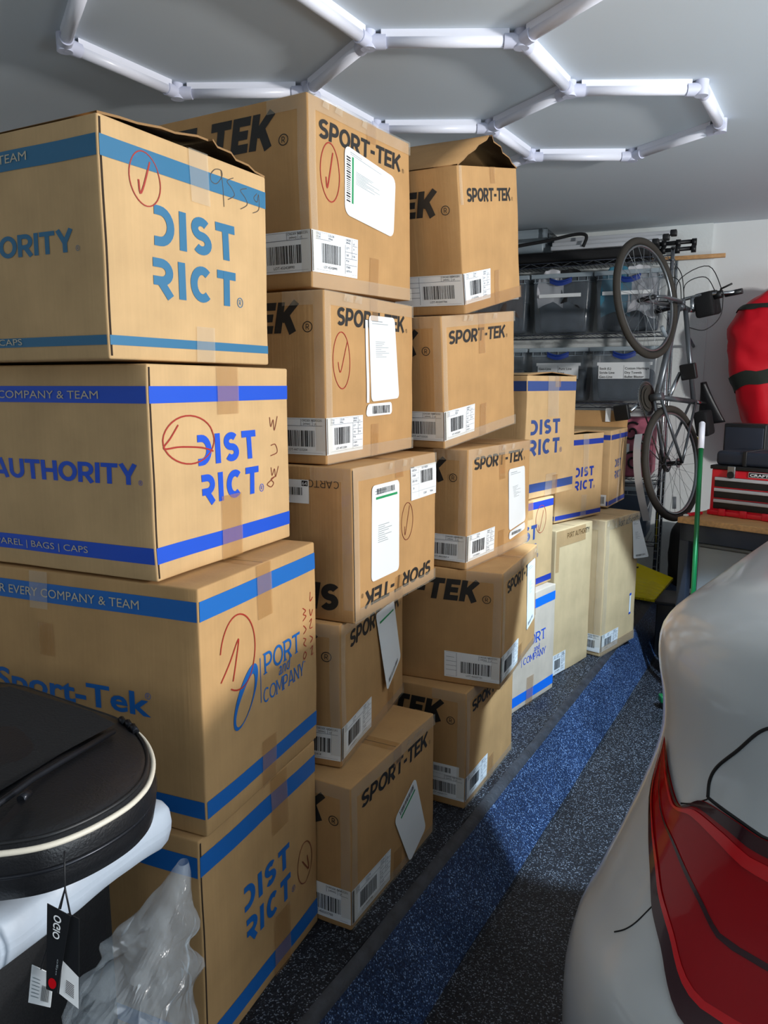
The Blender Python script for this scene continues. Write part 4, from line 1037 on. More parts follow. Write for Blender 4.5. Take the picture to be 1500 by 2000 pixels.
# patterned bag standing on the lower rack shelf
t = empty('patterned_bag', 'pink and white bag with black curls, behind the farthest cartons', 'bag', loc=tuple(wp(-.08, .35, .765))); TO = Vector(t.location); TP = lambda v: wp(v[0], v[1], v[2])-TO
B = MB(); B.rbox((-.30, .05, .768), (.09, .39, 1.175), M['pink_fabric'], .03, T=TP, n=4); B.build('bag_body', t)
B = MB()
for cu, cz, s_ in ((-.22, 1.08, 1), (-.05, 1.08, -1), (-.14, .95, 1), (-.22, .86, -1), (-.03, .88, 1), (.03, 1.0, -1)):
    L = [TP((cu+s_*(.012+.05*k/26)*math.cos(k*.33), .397, cz+(.012+.06*k/26)*math.sin(k*.33))) for k in range(27)]; B.path(L, .007, M['label_black'], 6)
B.build('curl_pattern', t)
B = MB(); B.box((-.20, .392, .93), (-.06, .396, 1.0), M['label_white'], T=TP); B.build('white_patch', t)
rl = empty('red_lantern', 'small red and clear lantern on the rack shelf above the farthest cartons', 'lantern', loc=tuple(wp(-.55, .40, 1.14))); TO = Vector(rl.location)
B = MB(); B.rbox((-.60, .36, 1.135), (-.50, .44, 1.185), M['lamp_bright'], .01, T=lambda v: wp(v[0], v[1], v[2])-TO); B.build('red_base', rl)
B = MB(); B.rbox((-.605, .355, 1.185), (-.495, .445, 1.215), M['bin_rim'], .01, T=lambda v: wp(v[0], v[1], v[2])-TO); B.build('clear_cap', rl)

# ------------------------------------------------------------------ bicycle hung nose up
hubR = Vector((1.714, 4.55, .939)); hubF = Vector((1.506, 4.55, 1.887))
bike = empty('bicycle', 'grey city bicycle hung nose up on the back wall', 'bicycle', loc=tuple(hubR-Vector((0, 0, .34))))
BO = Vector(bike.location); e1 = (hubF-hubR).normalized(); q_ = Vector((math.sin(R(47)), math.cos(R(47)), 0)); q_ = (q_-e1*q_.dot(e1)).normalized(); nb = e1.cross(q_); WB = (hubF-hubR).length
def bp(a, b, c=0.): return hubR-BO+e1*a+q_*b+nb*c
def wheel(cx, cy, name, seed):
    o = empty(name, '', ''); del o['label']; del o['category']; o.parent = bike; rW = .325
    pt = lambda th, r, c=0.: bp(cx+r*math.cos(th), cy+r*math.sin(th), c)
    def torus(rr, r0, m, nm, sq=1.):
        B = MB(); B.grid(lambda i, j: pt(2*math.pi*i, rr+r0*math.cos(2*math.pi*j), r0*sq*math.sin(2*math.pi*j)), 72, 10, m, True); return B.build(nm, o)
    torus(rW, .020, M['rubber'], 'tire'); torus(rW-.028, .008, M['steel'], 'rim', 1.2)
    B = MB(); B.tube(pt(0, 0, -.05), pt(0, 0, .05), .014, M['black_plastic'], 12); B.tube(pt(0, 0, -.035), pt(0, 0, -.030), .028, M['steel'], 14); B.tube(pt(0, 0, .030), pt(0, 0, .035), .028, M['steel'], 14); B.build('hub', o)
    for k in range(28):
        B = MB(); th = 2*math.pi*k/28; s_ = 1 if k % 2 else -1; B.tube(pt(th+(.5 if k % 4 < 2 else -.5), .026, .032*s_), pt(th, rW-.03, 0), .0011, M['steel'], 4, cap=False); B.build('spoke', o)
    B = MB(); th = R(150 if seed else 200); B.tube(pt(th, .20, -.012), pt(th, .27, -.012), .012, M['bin_rim'], 8); B.build('reflector', o)
    return o
wheel(WB, 0, 'front_wheel', 1); wr = wheel(0, 0, 'rear_wheel', 0)
B = MB()
for k in range(6): B.tube(bp(0, 0, .036+k*.004), bp(0, 0, .038+k*.004), .05-.005*k, M['rubber'], 24)
B.build('cassette', wr)
BB_ = (.41, -.06); ST = (.30, .40); HB = (.90, .375); HT = (.86, .49)
B = MB(); F_ = M['frame_grey']
B.tube(bp(*BB_), bp(*ST), .016, F_, 14); B.tube(bp(*BB_), bp(*HB), .020, F_, 14); B.tube(bp(ST[0], ST[1]-.02), bp(HT[0]+.01, HT[1]-.03), .015, F_, 14); B.tube(bp(*HB), bp(*HT), .019, F_, 14)
for s_ in (-1, 1):
    B.tube(bp(BB_[0], BB_[1], .02*s_), bp(0, 0, .058*s_), .009, F_, 10); B.tube(bp(ST[0], ST[1]-.03, .018*s_), bp(0, 0, .058*s_), .008, F_, 10)
B.tube(bp(BB_[0], BB_[1], -.036), bp(BB_[0], BB_[1], .036), .022, F_, 14); B.build('frame', bike)
B = MB()
for s_ in (-1, 1): B.path([bp(WB, 0, .055*s_), bp(WB-.01, .10, .055*s_), bp(WB-.035, .22, .052*s_), bp(.912, .345, .04*s_)], [.008, .010, .012, .013], M['frame_grey'], 10)
B.tube(bp(.912, .345, -.055), bp(.912, .345, .055), .016, F_, 12); B.build('fork', bike)
B = MB(); B.tube(bp(HT[0], HT[1]), bp(HT[0]-.01, HT[1]+.07), .014, M['chrome'], 12); B.tube(bp(HT[0]-.01, HT[1]+.06), bp(HT[0]+.07, HT[1]+.09), .014, M['chrome'], 12); B.build('stem', bike)
hb = MB(); hb.path([bp(.90, .63, -.26), bp(.915, .61, -.16), bp(.93, .58, -.05), bp(.93, .58, .05), bp(.915, .61, .16), bp(.90, .63, .26)], .0115, M['chrome'], 10); hbo = hb.build('handlebar', bike)
for s_ in (-1, 1):
    B = MB(); B.tube(bp(.902, .628, .18*s_), bp(.899, .632, .28*s_), .017, M['black_plastic'], 12); B.build('grip', hbo)
    B = MB(); B.path([bp(.90, .62, .15*s_), bp(.94, .60, .17*s_), bp(.955, .60, .24*s_)], .006, M['black_plastic'], 8); B.tube(bp(.91, .615, .12*s_), bp(.91, .615, .17*s_), .024, M['black_plastic'], 12); B.build('brake_lever', hbo)
B = MB(); B.rbox((-.075, -.06, -.11), (.075, .06, .02), M['black_fabric'], .02, T=lambda v: bp(.87+v[0], .68+v[2], v[1]-.06), n=2); B.build('handlebar_bag', bike)
B = MB()
for k, (c0, c1, zz) in enumerate(((-.18, .02, .16), (-.14, -.02, .10), (.18, .01, .14), (.12, -.01, .2))):
    L = smooth_line([bp(.91, .60, c0), bp(.93+zz, .58, c0*.7), bp(.96+zz*.5, .46, c1), bp(.86, .42, c1)]); B.path(L, .0028, M['black_plastic'], 6)
L = smooth_line([bp(.91, .60, -.18), bp(.78, .56, -.16), bp(.72, .50, -.08), bp(.76, .45, 0)]); B.path(L, .0028, M['black_plastic'], 6); B.build('cables', bike)
B = MB(); B.tube(bp(ST[0]+.005, ST[1]-.02), bp(.268, .53), .0125, M['chrome'], 12); B.build('seatpost', bike)
B = MB()
def sad(i, j):
    a = .13+.27*i; w = .075*(1-i)**1.2+.018; th = math.pi*2*j; return bp(a, .555+.022*math.sin(th)+.02*(1-i), w*math.cos(th))
B.grid(sad, 16, 14, M['black_leather'], True); B.poly([sad(0, k/14) for k in range(14)], M['black_leather']); B.poly([sad(1, k/14) for k in range(14)], M['black_leather']); B.build('saddle', bike)
B = MB(); B.rbox((-.09, -.045, -.05), (.07, .045, .05), M['black_fabric'], .02, T=lambda v: bp(.16+v[0], .48+v[2], v[1]), n=2); B.build('saddle_bag', bike)
B = MB(); B.tube(bp(.07, .36, -.012), bp(.085, .36, -.012), .014, mat('decal_yellow', srgb(225, 210, 40), .5), 10); B.build('frame_band', bike)
B = MB()
for k, (r_, c) in enumerate(((.098, .062), (.078, .054), (.060, .046))):
    B.tube(bp(BB_[0], BB_[1], c), bp(BB_[0], BB_[1], c+.004), r_, M['steel'] if k == 0 else M['rubber'], 40)
for k in range(40):
    th = 2*math.pi*k/40; B.tube(bp(BB_[0]+.097*math.cos(th), BB_[1]+.097*math.sin(th), .064), bp(BB_[0]+.103*math.cos(th), BB_[1]+.103*math.sin(th), .064), .0028, M['steel'], 5)
B.build('chainring', bike)
for s_, an in ((1, 255), (-1, 52)):
    th = R(an); c = .078*s_; tipa, tipb = BB_[0]+.17*math.cos(th), BB_[1]+.17*math.sin(th)
    B = MB(); B.tube(bp(BB_[0], BB_[1], c), bp(tipa, tipb, c+.012*s_), .013, M['chrome'], 12, r1=.010); co = B.build('crank_arm', bike)
    B = MB(); B.rbox((-.045, -.03, 0), (.045, .03, .09), M['black_plastic'], .008, T=lambda v: bp(tipa+v[0], tipb+v[1]*.5, c+s_*(.02+v[2])), n=1); B.build('pedal', co)
B = MB()
def ch(t_):
    a0, b0 = 0, 0; return None
L = [bp(BB_[0]+.09*math.cos(R(x)), BB_[1]+.09*math.sin(R(x)), .062) for x in range(-80, 91, 17)]+[bp(.0+.035*math.cos(R(x)), .035*math.sin(R(x)), .05) for x in range(100, 261, 20)]
B.path(L, .004, M['rubber'], 6, closed=True); B.build('chain', bike)
B = MB()
G = smooth_line([bp(.245, -.33, .0), bp(.17, -.375, 0), bp(.05, -.41, 0), (bp(-.10, -.415, 0)), bp(-.24, -.40, 0)], 6)
for k in range(len(G)-1):
    d = nb*.022; B.poly([G[k]-d, G[k]+d, G[k+1]+d, G[k+1]-d], M['silver_trim'], True); e = q_*-.003; B.poly([G[k]-d+e, G[k+1]-d+e, G[k+1]+d+e, G[k]+d+e], M['silver_trim'], True)
for k in (2, len(G)-3): B.tube(G[k], bp(0, 0, .06), .003, M['steel'], 6)
B.build('mudguard', bike)
# wall bracket that carries the bicycle by its top tube
br = empty('wall_bracket', 'dark steel arm on the back wall carrying the bicycle frame', 'bracket', loc=tuple(wp(.43, 0, 1.60))); TO = Vector(br.location)
hk = bp(.70, .455)+BO; un = (hk-W0).dot(WU); dn = -(hk-W0).dot(WF)
B = MB(); B.box((un-.03, .0, hk.z-.12), (un+.03, .012, hk.z+.12), M['dark_steel'], T=lambda v: wp(v[0], v[1], v[2])-TO); B.build('wall_plate', br)
B = MB(); B.tube(wp(un, .01, hk.z-.03)-TO, hk-TO+Vector((0, 0, -.01)), .010, M['dark_steel'], 10); B.build('arm', br)

# ------------------------------------------------------------------ right-hand side: bench, tool chest, red bag, broom
GY = R(47); GN = Vector((math.sin(GY), math.cos(GY), 0)); GS = Vector((math.cos(GY), -math.sin(GY), 0)); G0 = Vector((1.53, 3.95, 0))
def gp(s, off, z): return G0+GS*s+GN*off+Vector((0, 0, z))
bench = empty('workbench', 'workbench with pale wooden top and dark steel frame under the red tool chest', 'bench', loc=tuple(gp(.35, .3, FLOOR))); TO_B = Vector(bench.location)
TB = lambda v: gp(v[0], v[1], v[2])-TO_B
B = MB(); B.rbox((0, 0, .690), (.72, .62, .72), M['wood'], .004, T=TB); B.build('bench_top', bench)
B = MB(); B.rbox((.012, .012, .60), (.70, .05, .690), M['dark_steel'], .003, T=TB); B.rbox((.012, .012, .60), (.05, .60, .690), M['dark_steel'], .003, T=TB); B.build('apron', bench)
for s_, o_ in ((.012, .012), (.65, .012), (.012, .55), (.65, .55)):
    B = MB(); B.rbox((s_, o_, FLOOR), (s_+.05, o_+.05, .60), M['dark_steel'], .003, T=TB); B.build('leg', bench)
cabn = empty('grey_cabinet', 'plain grey cabinet standing under the workbench', 'cabinet', loc=tuple(gp(.35, .3, FLOOR+.001))); CO2 = Vector(cabn.location); TC = lambda v: gp(v[0], v[1], v[2])-CO2
B = MB(); B.rbox((.08, .07, FLOOR+.001), (.63, .53, .585), M['grey_panel'], .008, T=TC, n=2); B.build('cabinet_body', cabn)
B = MB(); B.rbox((.10, .052, .10), (.61, .07, .57), M['grey_panel'], .004, T=TC); cd = B.build('door', cabn)
B = MB(); B.path([TC((.50, .03, .42)), TC((.50, .03, .51)), TC((.56, .03, .53)), TC((.56, .05, .54))], .006, M['label_white'], 8); B.build('handle', cd)
tbx = empty('tool_chest', 'red and black tool chest with three black drawers on the workbench', 'toolbox', loc=tuple(gp(.35, .3, .72))); TO3 = Vector(tbx.location); TT = lambda v: gp(v[0], v[1], v[2])-TO3
x0, x1, y0, y1 = .075, .655, .20, .46
B = MB(); B.rbox((x0, y0, .735), (x1, y1, .965), M['red_steel'], .006, T=TT, n=1); B.build('chest_body', tbx)
B = MB(); B.rbox((x0-.008, y0-.012, .722), (x1+.008, y1+.01, .748), M['red_steel'], .005, T=TT)
for u in (.13, .24, .35): B.rbox((u, y0-.02, .722), (u+.035, y0-.008, .760), M['red_steel'], .004, T=TT)
B.build('base_tray', tbx)
B = MB(); B.rbox((x0-.006, y0-.012, .965), (x1+.006, y1+.006, .985), M['black_plastic'], .004, T=TT); B.rbox((x0+.01, y0+.01, .985), (x1-.01, y1-.01, 1.06), M['dark_steel'], .02, T=TT, n=2); B.rbox((x0+.15, y0+.005, .985), (x0+.17, y1-.02, 1.064), M['black_plastic'], .004, T=TT); B.build('lid', tbx)
for k in range(3):
    z1_ = .925-k*.058
    B = MB(); B.rbox((x0+.02, y0-.006, z1_-.052), (x1-.02, y0+.004, z1_), M['black_plastic'], .003, T=TT); dr = B.build('drawer', tbx)
    B = MB(); B.rbox((x0+.022, y0-.014, z1_-.018), (x1-.022, y0-.004, z1_-.001), M['silver_trim'], .003, T=TT); B.build('drawer_pull', dr)
B = MB(); B.rbox((x0+.085, y0-.014, .925), (x0+.125, y0-.002, .985), M['steel'], .004, T=TT); B.tube(TT((x0+.105, y0-.02, .94)), TT((x0+.105, y0-.005, .94)), .018, M['black_plastic'], 14); B.build('latch', tbx)
B = MB(); B.rbox((x0+.19, y0-.005, .934), (x0+.38, y0-.001, .960), M['label_white'], .001, T=TT); B.rbox((x0+.193, y0-.007, .9365), (x0+.377, y0-.0045, .9575), M['label_black'], .001, T=TT)
for p in fit(word('CRAFTSMAN'.replace('F', 'E'), .26, .12), 0, 1, 0, 1)[:0]: pass
W_, P_ = plain('CRAFTSMAN', .03)
for p in fit((W_, P_), x0+.199, x0+.371, .9405, .9535): B.poly([TT((x, y0-.0085, y)) for x, y in p], M['label_white'])
B.build('name_plate', tbx)
spk = empty('black_box', 'black box standing behind the red tool chest', 'box', loc=tuple(gp(.2, .54, .72))); SO2 = Vector(spk.location)
B = MB(); B.rbox((.0, .485, .721), (.225, .60, 1.19), M['black_plastic'], .008, T=lambda v: gp(v[0], v[1], v[2])-SO2, n=1); B.build('case_body', spk)
B = MB(); B.rbox((.01, .478, .74), (.215, .486, 1.17), M['dark_steel'], .004, T=lambda v: gp(v[0], v[1], v[2])-SO2, n=1); B.build('front_panel', spk)
kn = empty('utility_knife', 'small red and white knife lying on the workbench edge', 'knife', loc=tuple(gp(.03, .14, .721))); KO = Vector(kn.location)
B = MB(); B.rbox((-.0, .06, .7215), (.022, .16, .738), M['red_steel'], .005, T=lambda v: gp(v[0]+.02+(v[1]-.06)*.2, v[1], v[2])-KO); B.build('knife_handle', kn)
B = MB(); B.rbox((0, .035, .7215), (.020, .06, .732), M['label_white'], .003, T=lambda v: gp(v[0]+.012, v[1], v[2])-KO); B.build('knife_tip', kn)
# red bag hung on the wall
rb = empty('red_bag', 'large red fabric bag with dark straps hanging on the back wall', 'bag', loc=tuple(wp(.9, .0, .98))); RB = Vector(rb.location)
PR_ = [(.96, 1.00, .28), (1.02, .985, .315), (1.2, .955, .335), (1.4, .92, .355), (1.6, .89, .37), (1.75, .88, .375), (1.86, .885, .34), (1.93, .90, .29), (1.985, .915, .22), (2.0, .93, .12)]
B = MB()
def rbag(i, j, o=0.):
    k = min(int(j*(len(PR_)-1)), len(PR_)-2); f_ = j*(len(PR_)-1)-k; z, c, hw = (PR_[k][d]+(PR_[k+1][d]-PR_[k][d])*f_ for d in range(3))
    th = 2*math.pi*i; dd = .22*(hw/.36)**.5; v = Vector((c+(hw+o)*math.copysign(abs(math.cos(th))**.8, math.cos(th)), .36+(dd+o)*math.copysign(abs(math.sin(th))**.8, math.sin(th)), z))
    nz = noise.noise_vector(v*4)*.035+noise.noise_vector(v*11)*.018; v += nz
    v.y = max(v.y, .02)
    return wp(v.x, v.y, v.z)-RB
B.grid(rbag, 56, 48, M['red_fabric'], True, closeu=True); B.poly([rbag(i/56, 1) for i in range(56)], M['red_fabric']); B.poly([rbag(i/56, 0) for i in range(56)][::-1], M['red_fabric']); B.build('bag_body', rb)
for za, tilt in ((.30, .03), (.66, .0)):
    B = MB(); B.grid(lambda i, j, za=za, tilt=tilt: rbag(i, za+.055*j+tilt*math.sin(2*math.pi*i), .007), 56, 3, M['strap_green'], True, closeu=True); B.build('strap', rb)
B = MB(); B.grid(lambda i, j: rbag(.15+.12*i, .80+.16*j, .006), 8, 8, M['strap_green'], True); B.build('patch', rb)
B = MB(); B.path([wp(.93, .36, 1.99)-RB, wp(.93, .2, 2.06)-RB, wp(.93, .03, 2.10)-RB], .008, M['strap_green']); B.build('hanging_loop', rb)
t = empty('wall_hook', 'steel hook in the back wall above the red bag', 'hook', loc=tuple(wp(.93, 0, 2.1))); TO = Vector(t.location); B = MB(); B.tube(wp(.93, 0, 2.1)-TO, wp(.93, .05, 2.1)-TO, .008, M['steel']); B.tube(wp(.93, .045, 2.1)-TO, wp(.93, .05, 2.125)-TO, .006, M['steel']); B.build('peg', t)
# broom
bm_ = empty('broom', 'green broom handle with white tip leaning on the workbench', 'broom', loc=(1.50, 3.60, FLOOR)); BM = Vector(bm_.location)
p0, p1 = Vector((1.50, 3.60, FLOOR+.05)), Vector((1.632, 3.965, 1.205)); pm = p0+(p1-p0)*.905
B = MB(); B.tube(p0-BM, pm-BM, .0125, M['green_metal'], 14); B.build('handle', bm_)
B = MB(); B.tube(pm-BM, p1-BM, .0155, M['white_plastic'], 14); B.tube(p1-BM, p1-BM+Vector((.001, .002, .008)), .0155, M['white_plastic'], 14, r1=.008); B.build('tip', bm_)
B = MB(); B.rbox((1.36, 3.575, FLOOR+.03), (1.62, 3.625, FLOOR+.07), M['green_metal'], .01, T=lambda v: v-BM); B.rbox((1.37, 3.58, FLOOR), (1.61, 3.62, FLOOR+.03), M['black_plastic'], .004, T=lambda v: v-BM); B.build('brush_head', bm_)
# yellow tray with ribs at the end of the ledge
yt = empty('yellow_tray', 'yellow ribbed plastic tray tilted at the far end of the ledge', 'tray', loc=(1.78, 4.93, .0)); YO = Vector(yt.location)
q0, q1, q2, q3 = Vector((1.585, 4.90, .035)), Vector((1.745, 4.80, .030)), Vector((1.965, 5.08, .105)), Vector((1.70, 5.13, .21))
B = MB()
def yy(i, j, k=0.): 
    p = q0*(1-i)*(1-j)+q1*i*(1-j)+q2*i*j+q3*(1-i)*j; return p+Vector((0, 0, .010*math.sin(j*9*2*math.pi)*(1 if j < .6 else .1)*(.6+.4*math.sin(i*12))+k))-YO
B.grid(lambda i, j: yy(i, j), 24, 80, M['yellow_plastic']); B.grid(lambda i, j: yy(i, j, -.015), 24, 80, M['yellow_plastic'])
for e in (lambda i, j: yy(i, 0, -.015*j), lambda i, j: yy(i, 1, -.015*j), lambda i, j: yy(0, i, -.015*j), lambda i, j: yy(1, i, -.015*j)): B.grid(e, 80, 1, M['yellow_plastic'])
B.build('ribbed_panel', yt)
B = MB(); B.tube(q3-YO+Vector((0.02, -.03, -.03)), Vector((1.72, 5.10, .0))-YO, .012, M['black_plastic']); B.build('prop', yt)
def blob(name, label, cat, c, h, m, seed, n=6.):
    B = MB(); 
    def f(i, j):
        th = 2*math.pi*i; ph = math.pi*(j-.5); x = math.cos(ph)**.5*math.cos(th); y = math.cos(ph)**.5*math.sin(th) if math.cos(ph) > 0 else 0
        v = Vector((h[0]*x, h[1]*y, h[2]*(1+math.copysign(abs(math.sin(ph))**.7, math.sin(ph))))); w = noise.noise_vector((v+Vector((seed, 0, 0)))*n)*.05; v += w; v.z = max(v.z, 0); return v
    B.grid(f, 40, 24, m, True, closeu=True); o = B.build(name); o.location = c; tag(o, label, cat); return o
blob('black_duffel_bag', 'slumped black bag on the floor between the rack and the workbench', 'bag', (2.13, 5.20, .0), (.16, .13, .24), M['black_fabric'], 3)
cr = empty('black_crate', 'black crate on the floor below the yellow tray', 'crate', loc=(1.72, 4.42, FLOOR)); TO = Vector(cr.location); ca = R(30)
TCr = lambda v: Vector((1.72, 4.42, 0))+Vector((v[0]*math.cos(ca)+v[1]*math.sin(ca), -v[0]*math.sin(ca)+v[1]*math.cos(ca), v[2]))-TO
B = MB(); B.rbox((-.075, -.13, FLOOR), (.07, .15, .145), M['black_plastic'], .01, T=TCr, n=1); B.build('crate_body', cr)
B = MB(); B.rbox((-.083, -.138, .135), (.078, .158, .155), M['black_plastic'], .005, T=TCr, n=1); B.build('crate_rim', cr)
t = empty('small_carton', 'small plain brown carton on the floor beside the black crate', 'cardboard box', loc=(1.985, 4.53, FLOOR)); TO = Vector(t.location)
TCr2 = lambda v: Vector((1.985, 4.53, 0))+Vector((v[0]*math.cos(ca)+v[1]*math.sin(ca), -v[0]*math.sin(ca)+v[1]*math.cos(ca), v[2]))-TO
B = MB(); B.rbox((-.09, -.10, FLOOR+.001), (.09, .12, .10), M['kraft'], .004, T=TCr2, n=2); B.build('carton_body', t)
B = MB(); B.rbox((-.005, -.104, FLOOR+.1), (.035, -.100, .10), M['tape'], .001, T=TCr2); B.build('packing_tape', t)

# ------------------------------------------------------------------ foreground pile at the left
FY = R(27); FF = Vector((math.sin(FY), math.cos(FY), 0)); FR = Vector((math.cos(FY), -math.sin(FY), 0)); P0 = Vector((-.355, 1.14, 0))
def fp(a, s, z): return P0+FR*a+FF*s+Vector((0, 0, z))
case = empty('suitcase', 'black fabric suitcase under the white wrapped parcel', 'suitcase', loc=tuple(fp(-.35, -.25, 0))); CS = Vector(case.location); TS = lambda v: fp(v[0], v[1], v[2])-CS
B = MB(); B.rbox((-.68, -.60, .03), (-.175, .06, .598), M['black_fabric'], .04, T=TS, n=4); B.build('case_body', case)
for a_, s_ in ((-.58, -.55), (-.22, -.55), (-.58, .02), (-.22, .02)):
    B = MB(); B.rbox((a_-.02, s_-.02, .0), (a_+.02, s_+.02, .035), M['black_plastic'], .008, T=TS); B.build('foot', case)
B = MB(); B.path([TS((-.173, s_, .52)) for s_ in (-.55, -.3, -.05, .02)], .005, M['zip'], 6); B.build('zipper', case)
par = empty('wrapped_parcel', 'soft white plastic wrapped parcel under the black rounded bag', 'parcel', loc=tuple(fp(-.3, -.3, .617))); PO = Vector(par.location)
def pw(q): return q+noise.noise_vector(q*6)*.007+noise.noise_vector(q*17)*.004
B = MB(); B.rbox((-.64, -.66, .628), (-.02, .06, .708), M['wrap_white'], .035, T=lambda v: fp(v[0], v[1], v[2])-PO, n=26, warp=pw); B.build('wrapping', par)
def onz(px, py, z):
    r = (px-750)/1502; u = -(py-1000)/1502; c, s = math.cos(R(9.4)), math.sin(R(9.4)); d = Vector((r, c+u*s, -s+u*c)); return Vector((0, 0, 1.4))+d*((z-1.4)/d.z)
ZT = .805
OUT = [onz(x, y, ZT) for x, y in ((-420, 1560), (-380, 1440), (-240, 1370), (-100, 1338), (20, 1338), (110, 1364), (180, 1388), (240, 1410), (282, 1442), (300, 1482), (294, 1525), (268, 1560), (228, 1590), (165, 1624), (95, 1650), (20, 1664), (-80, 1672), (-200, 1668), (-330, 1630))]
OL = [Vector(p) for p in smooth_line([tuple(p) for p in OUT+OUT[:1]], 5)[:-1]]; CC = sum(OL, Vector())/len(OL)
bag = empty('rounded_black_bag', 'black leather-look bag with rounded end and white piping on the white parcel', 'bag', loc=(CC.x, CC.y, .715)); BG = Vector(bag.location)
def ringz(k, z): return [Vector((CC.x+(p.x-CC.x)*k, CC.y+(p.y-CC.y)*k, z)) for p in OL]
prof = [(.93, .728), (.985, .735), (1.0, .755), (1.0, .785), (.995, .798), (.985, .805), (.97, .806), (.955, .812), (.90, .818), (.7, .826), (.4, .832), (.1, .834)]
B = MB(); n = len(OL); vs = []; fs = []
for k, z in prof: vs += [p+noise.noise_vector(p*7)*.003-BG for p in ringz(k, z)]
for j in range(len(prof)-1):
    for i in range(n): fs.append((j*n+i, j*n+(i+1) % n, (j+1)*n+(i+1) % n, (j+1)*n+i))
B.faces(vs, fs, M['black_leather'], True); B.poly([vs[(len(prof)-1)*n+i] for i in range(n)], M['black_leather']); B.poly([vs[i] for i in range(n)][::-1], M['black_leather']); B.build('bag_body', bag)
B = MB(); B.path([p-BG for p in ringz(.993, .803)], .0042, M['piping'], 8, closed=True); B.build('piping', bag)
B = MB(); B.path([p-BG for p in ringz(.955, .812)], .0030, M['black_plastic'], 8, closed=True); B.path([p-BG for p in ringz(1.003, .770)], .0030, M['zip'], 8, closed=True); B.build('seam', bag)
za, zb = onz(222, 1428, .832), onz(-80, 1612, .836); B = MB()
B.path([za-BG, onz(120, 1488, .836)-BG, onz(60, 1524, .838)-BG, onz(0, 1568, .838)-BG, zb-BG], .0050, M['zip'], 8); z1 = B.build('pocket_zipper', bag)
B = MB(); L = [onz(x, y, .828) for x, y in ((226, 1420), (120, 1478), (40, 1528), (-80, 1600), (-200, 1600), (-360, 1500), (-240, 1378), (20, 1346), (180, 1396))]
c_ = sum(L, Vector())/len(L); B.poly([Vector((p.x, p.y, .8335))-BG for p in L], M['black_fabric']); B.poly([c_-BG+Vector((0, 0, .008))]+[c_-BG+Vector((0, 0, .008))+(L[k]-c_)*.01 for k in range(2)], M['black_fabric']); B.build('fabric_panel', bag)
B = MB(); z_ = .842; L = [onz(x, y, z_) for x, y in ((44, 1556), (52, 1562), (34, 1590), (0, 1622), (-6, 1612), (22, 1580))]; B.poly([p-BG for p in L], M['zip']); B.tube(onz(40, 1562, .843)-BG, onz(56, 1548, .843)-BG, .006, M['zip']); B.build('zip_puller', z1)
B = MB()
for x, y in ((236, 1404), (248, 1410), (258, 1418)): B.tube(onz(x, y, .82)-BG, onz(x+8, y+12, .815)-BG, .006, M['zip'], 8)
B.build('side_puller', bag)
tg = empty('hang_tags', 'black swing tags with a white barcode hanging from the rounded bag', 'tag', loc=tuple(onz(125, 1735, .74))); TGo = Vector(tg.location)
def atd(px, py, y): 
    r = (px-750)/1502; u = -(py-1000)/1502; c, s = math.cos(R(9.4)), math.sin(R(9.4)); k = y/(c+u*s); return Vector((r*k, y, 1.4+(-s+u*c)*k))
def quadtag(P, y, m, name, parent):
    B = MB(); L = [atd(x, yy_, y)-TGo for x, yy_ in P]; b = [p+Vector((0, .0012, 0)) for p in L]; B.poly(L, m); B.poly(b[::-1], m)
    for i in range(len(L)): B.poly([L[i], b[i], b[(i+1) % len(L)], L[(i+1) % len(L)]], m)
    return B.build(name, parent), L
def tagmap(L, i, j, o=-.0006): a = L[3]+(L[2]-L[3])*i; b = L[0]+(L[1]-L[0])*i; return a+(b-a)*j+Vector((0, o, 0))
o1, L1 = quadtag(((92, 1765), (137, 1789), (112, 1940), (90, 1932)), .872, M['black_plastic'], 'front_tag', tg)
o2, L2 = quadtag(((132, 1784), (154, 1795), (154, 1970), (116, 1940)), .882, M['black_plastic'], 'rear_tag', tg)
B = MB()
for p in fit(plain('OGIO', .02), 0, 1, 0, 1): B.poly([tagmap(L1, .30+.35*(1-y), .93-.28*x) for x, y in p], M['label_white'])
for p in fit(plain('ogio'), 0, 1, 0, 1): B.poly([tagmap(L1, .62+.12*(1-y), .42-.2*x) for x, y in p], M['label_grey'])
B.build('tag_print', o1)
B = MB(); B.poly([tagmap(L1, .5+.32*math.cos(2*math.pi*k/20), .10+.065*math.sin(2*math.pi*k/20)) for k in range(20)], M['lamp_bright']); B.build('red_dot', o1)
B = MB(); B.poly([tagmap(L2, i, j) for i, j in ((0, .0), (1, 0), (1, .36), (0, .42))], M['label_white'])
for k in range(8): B.poly([tagmap(L2, i, j, -.0012) for i, j in ((.3, .08+k*.02), (.75, .08+k*.02), (.75, .089+k*.02), (.3, .089+k*.02))], M['label_black'])
B.build('barcode', o2)
o3, L3 = quadtag(((62, 1885), (105, 1905), (98, 1968), (55, 1958)), .895, M['label_white'], 'sticker_tag', tg)
B = MB()
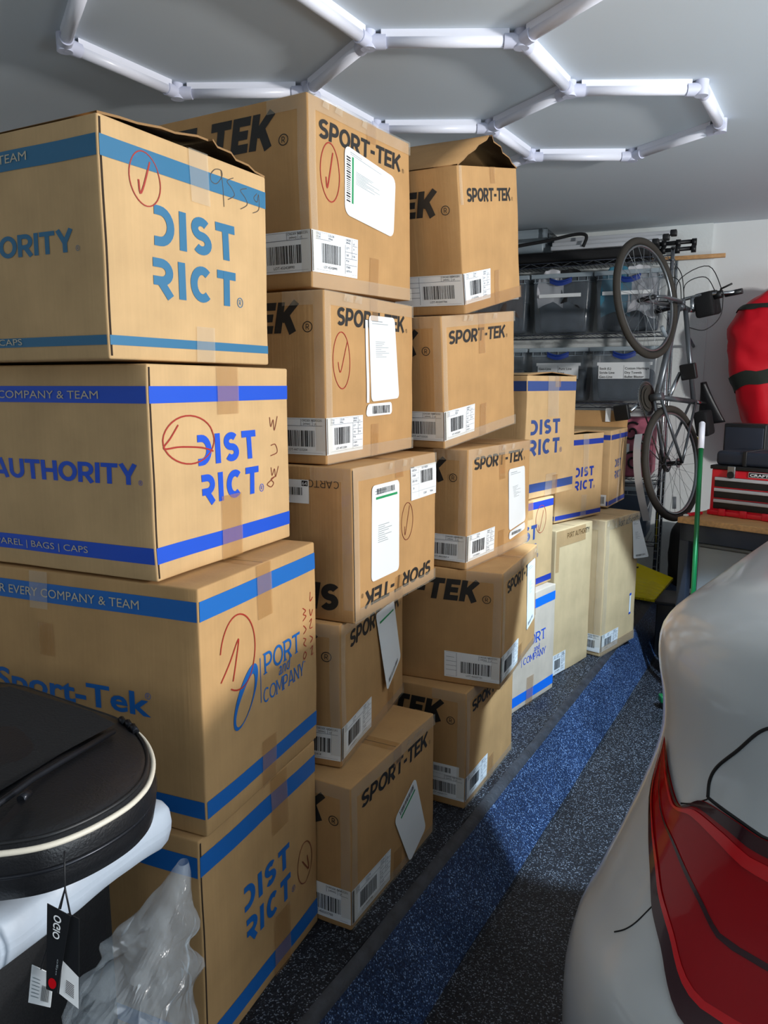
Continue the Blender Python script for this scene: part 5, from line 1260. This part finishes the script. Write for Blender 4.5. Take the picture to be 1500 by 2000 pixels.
for k in range(9): B.poly([tagmap(L3, .55+k*.04, .15, -.001), tagmap(L3, .57+k*.04, .15, -.001), tagmap(L3, .57+k*.04, .6, -.001), tagmap(L3, .55+k*.04, .6, -.001)], M['label_black'])
for k in range(6): B.poly([tagmap(L3, .1, .2+k*.1, -.001), tagmap(L3, .45, .2+k*.1, -.001), tagmap(L3, .45, .22+k*.1, -.001), tagmap(L3, .1, .22+k*.1, -.001)], M['label_grey'])
B.build('barcode', o3)
B = MB(); B.path([atd(126, 1662, .885)-TGo, atd(126, 1700, .872)-TGo, atd(127, 1735, .871)-TGo, atd(118, 1775, .871)-TGo], .0012, M['label_black'], 6); B.path([atd(127, 1735, .871)-TGo, atd(138, 1790, .878)-TGo], .0012, M['label_black'], 6); B.path([atd(127, 1735, .871)-TGo, atd(95, 1840, .89)-TGo, atd(80, 1893, .894)-TGo], .0010, M['label_black'], 6); B.build('string', tg)
# crumpled clear bag slumped between the suitcase and the cartons
CP = [(.0, -.42, .97, .13, .17), (.2, -.42, .97, .13, .18), (.33, -.42, 1.0, .128, .17), (.42, -.397, 1.05, .108, .14), (.50, -.378, 1.10, .07, .09), (.56, -.355, 1.14, .04, .05), (.615, -.335, 1.17, .008, .010)]
B = MB()
def cb(i, j):
    k = min(int(j*(len(CP)-1)), len(CP)-2); f_ = j*(len(CP)-1)-k; z, x, y, rx, ry = (CP[k][d]+(CP[k+1][d]-CP[k][d])*f_ for d in range(5))
    th = 2*math.pi*i; v = Vector((x+rx*math.cos(th), y+ry*math.sin(th), z)); nz = noise.noise_vector(v*9)+noise.noise_vector(v*30)*.35
    r_ = abs(noise.noise(v*10))+abs(noise.noise(v*23+Vector((5, 0, 0))))*.5-.35
    v += nz*.022*min(1, rx/.08)+Vector((math.cos(th), math.sin(th), 0))*r_*.05*min(1, rx/.08); v.z = max(v.z, .002); return v-Vector((-.42, .97, 0))
B.grid(cb, 60, 48, M['clear_bag'], False, closeu=True); o = B.build('clear_plastic_bag'); o.location = (-.42, .97, 0); tag(o, 'crumpled clear plastic bag slumped against the bottom carton of the nearest stack', 'plastic bag')
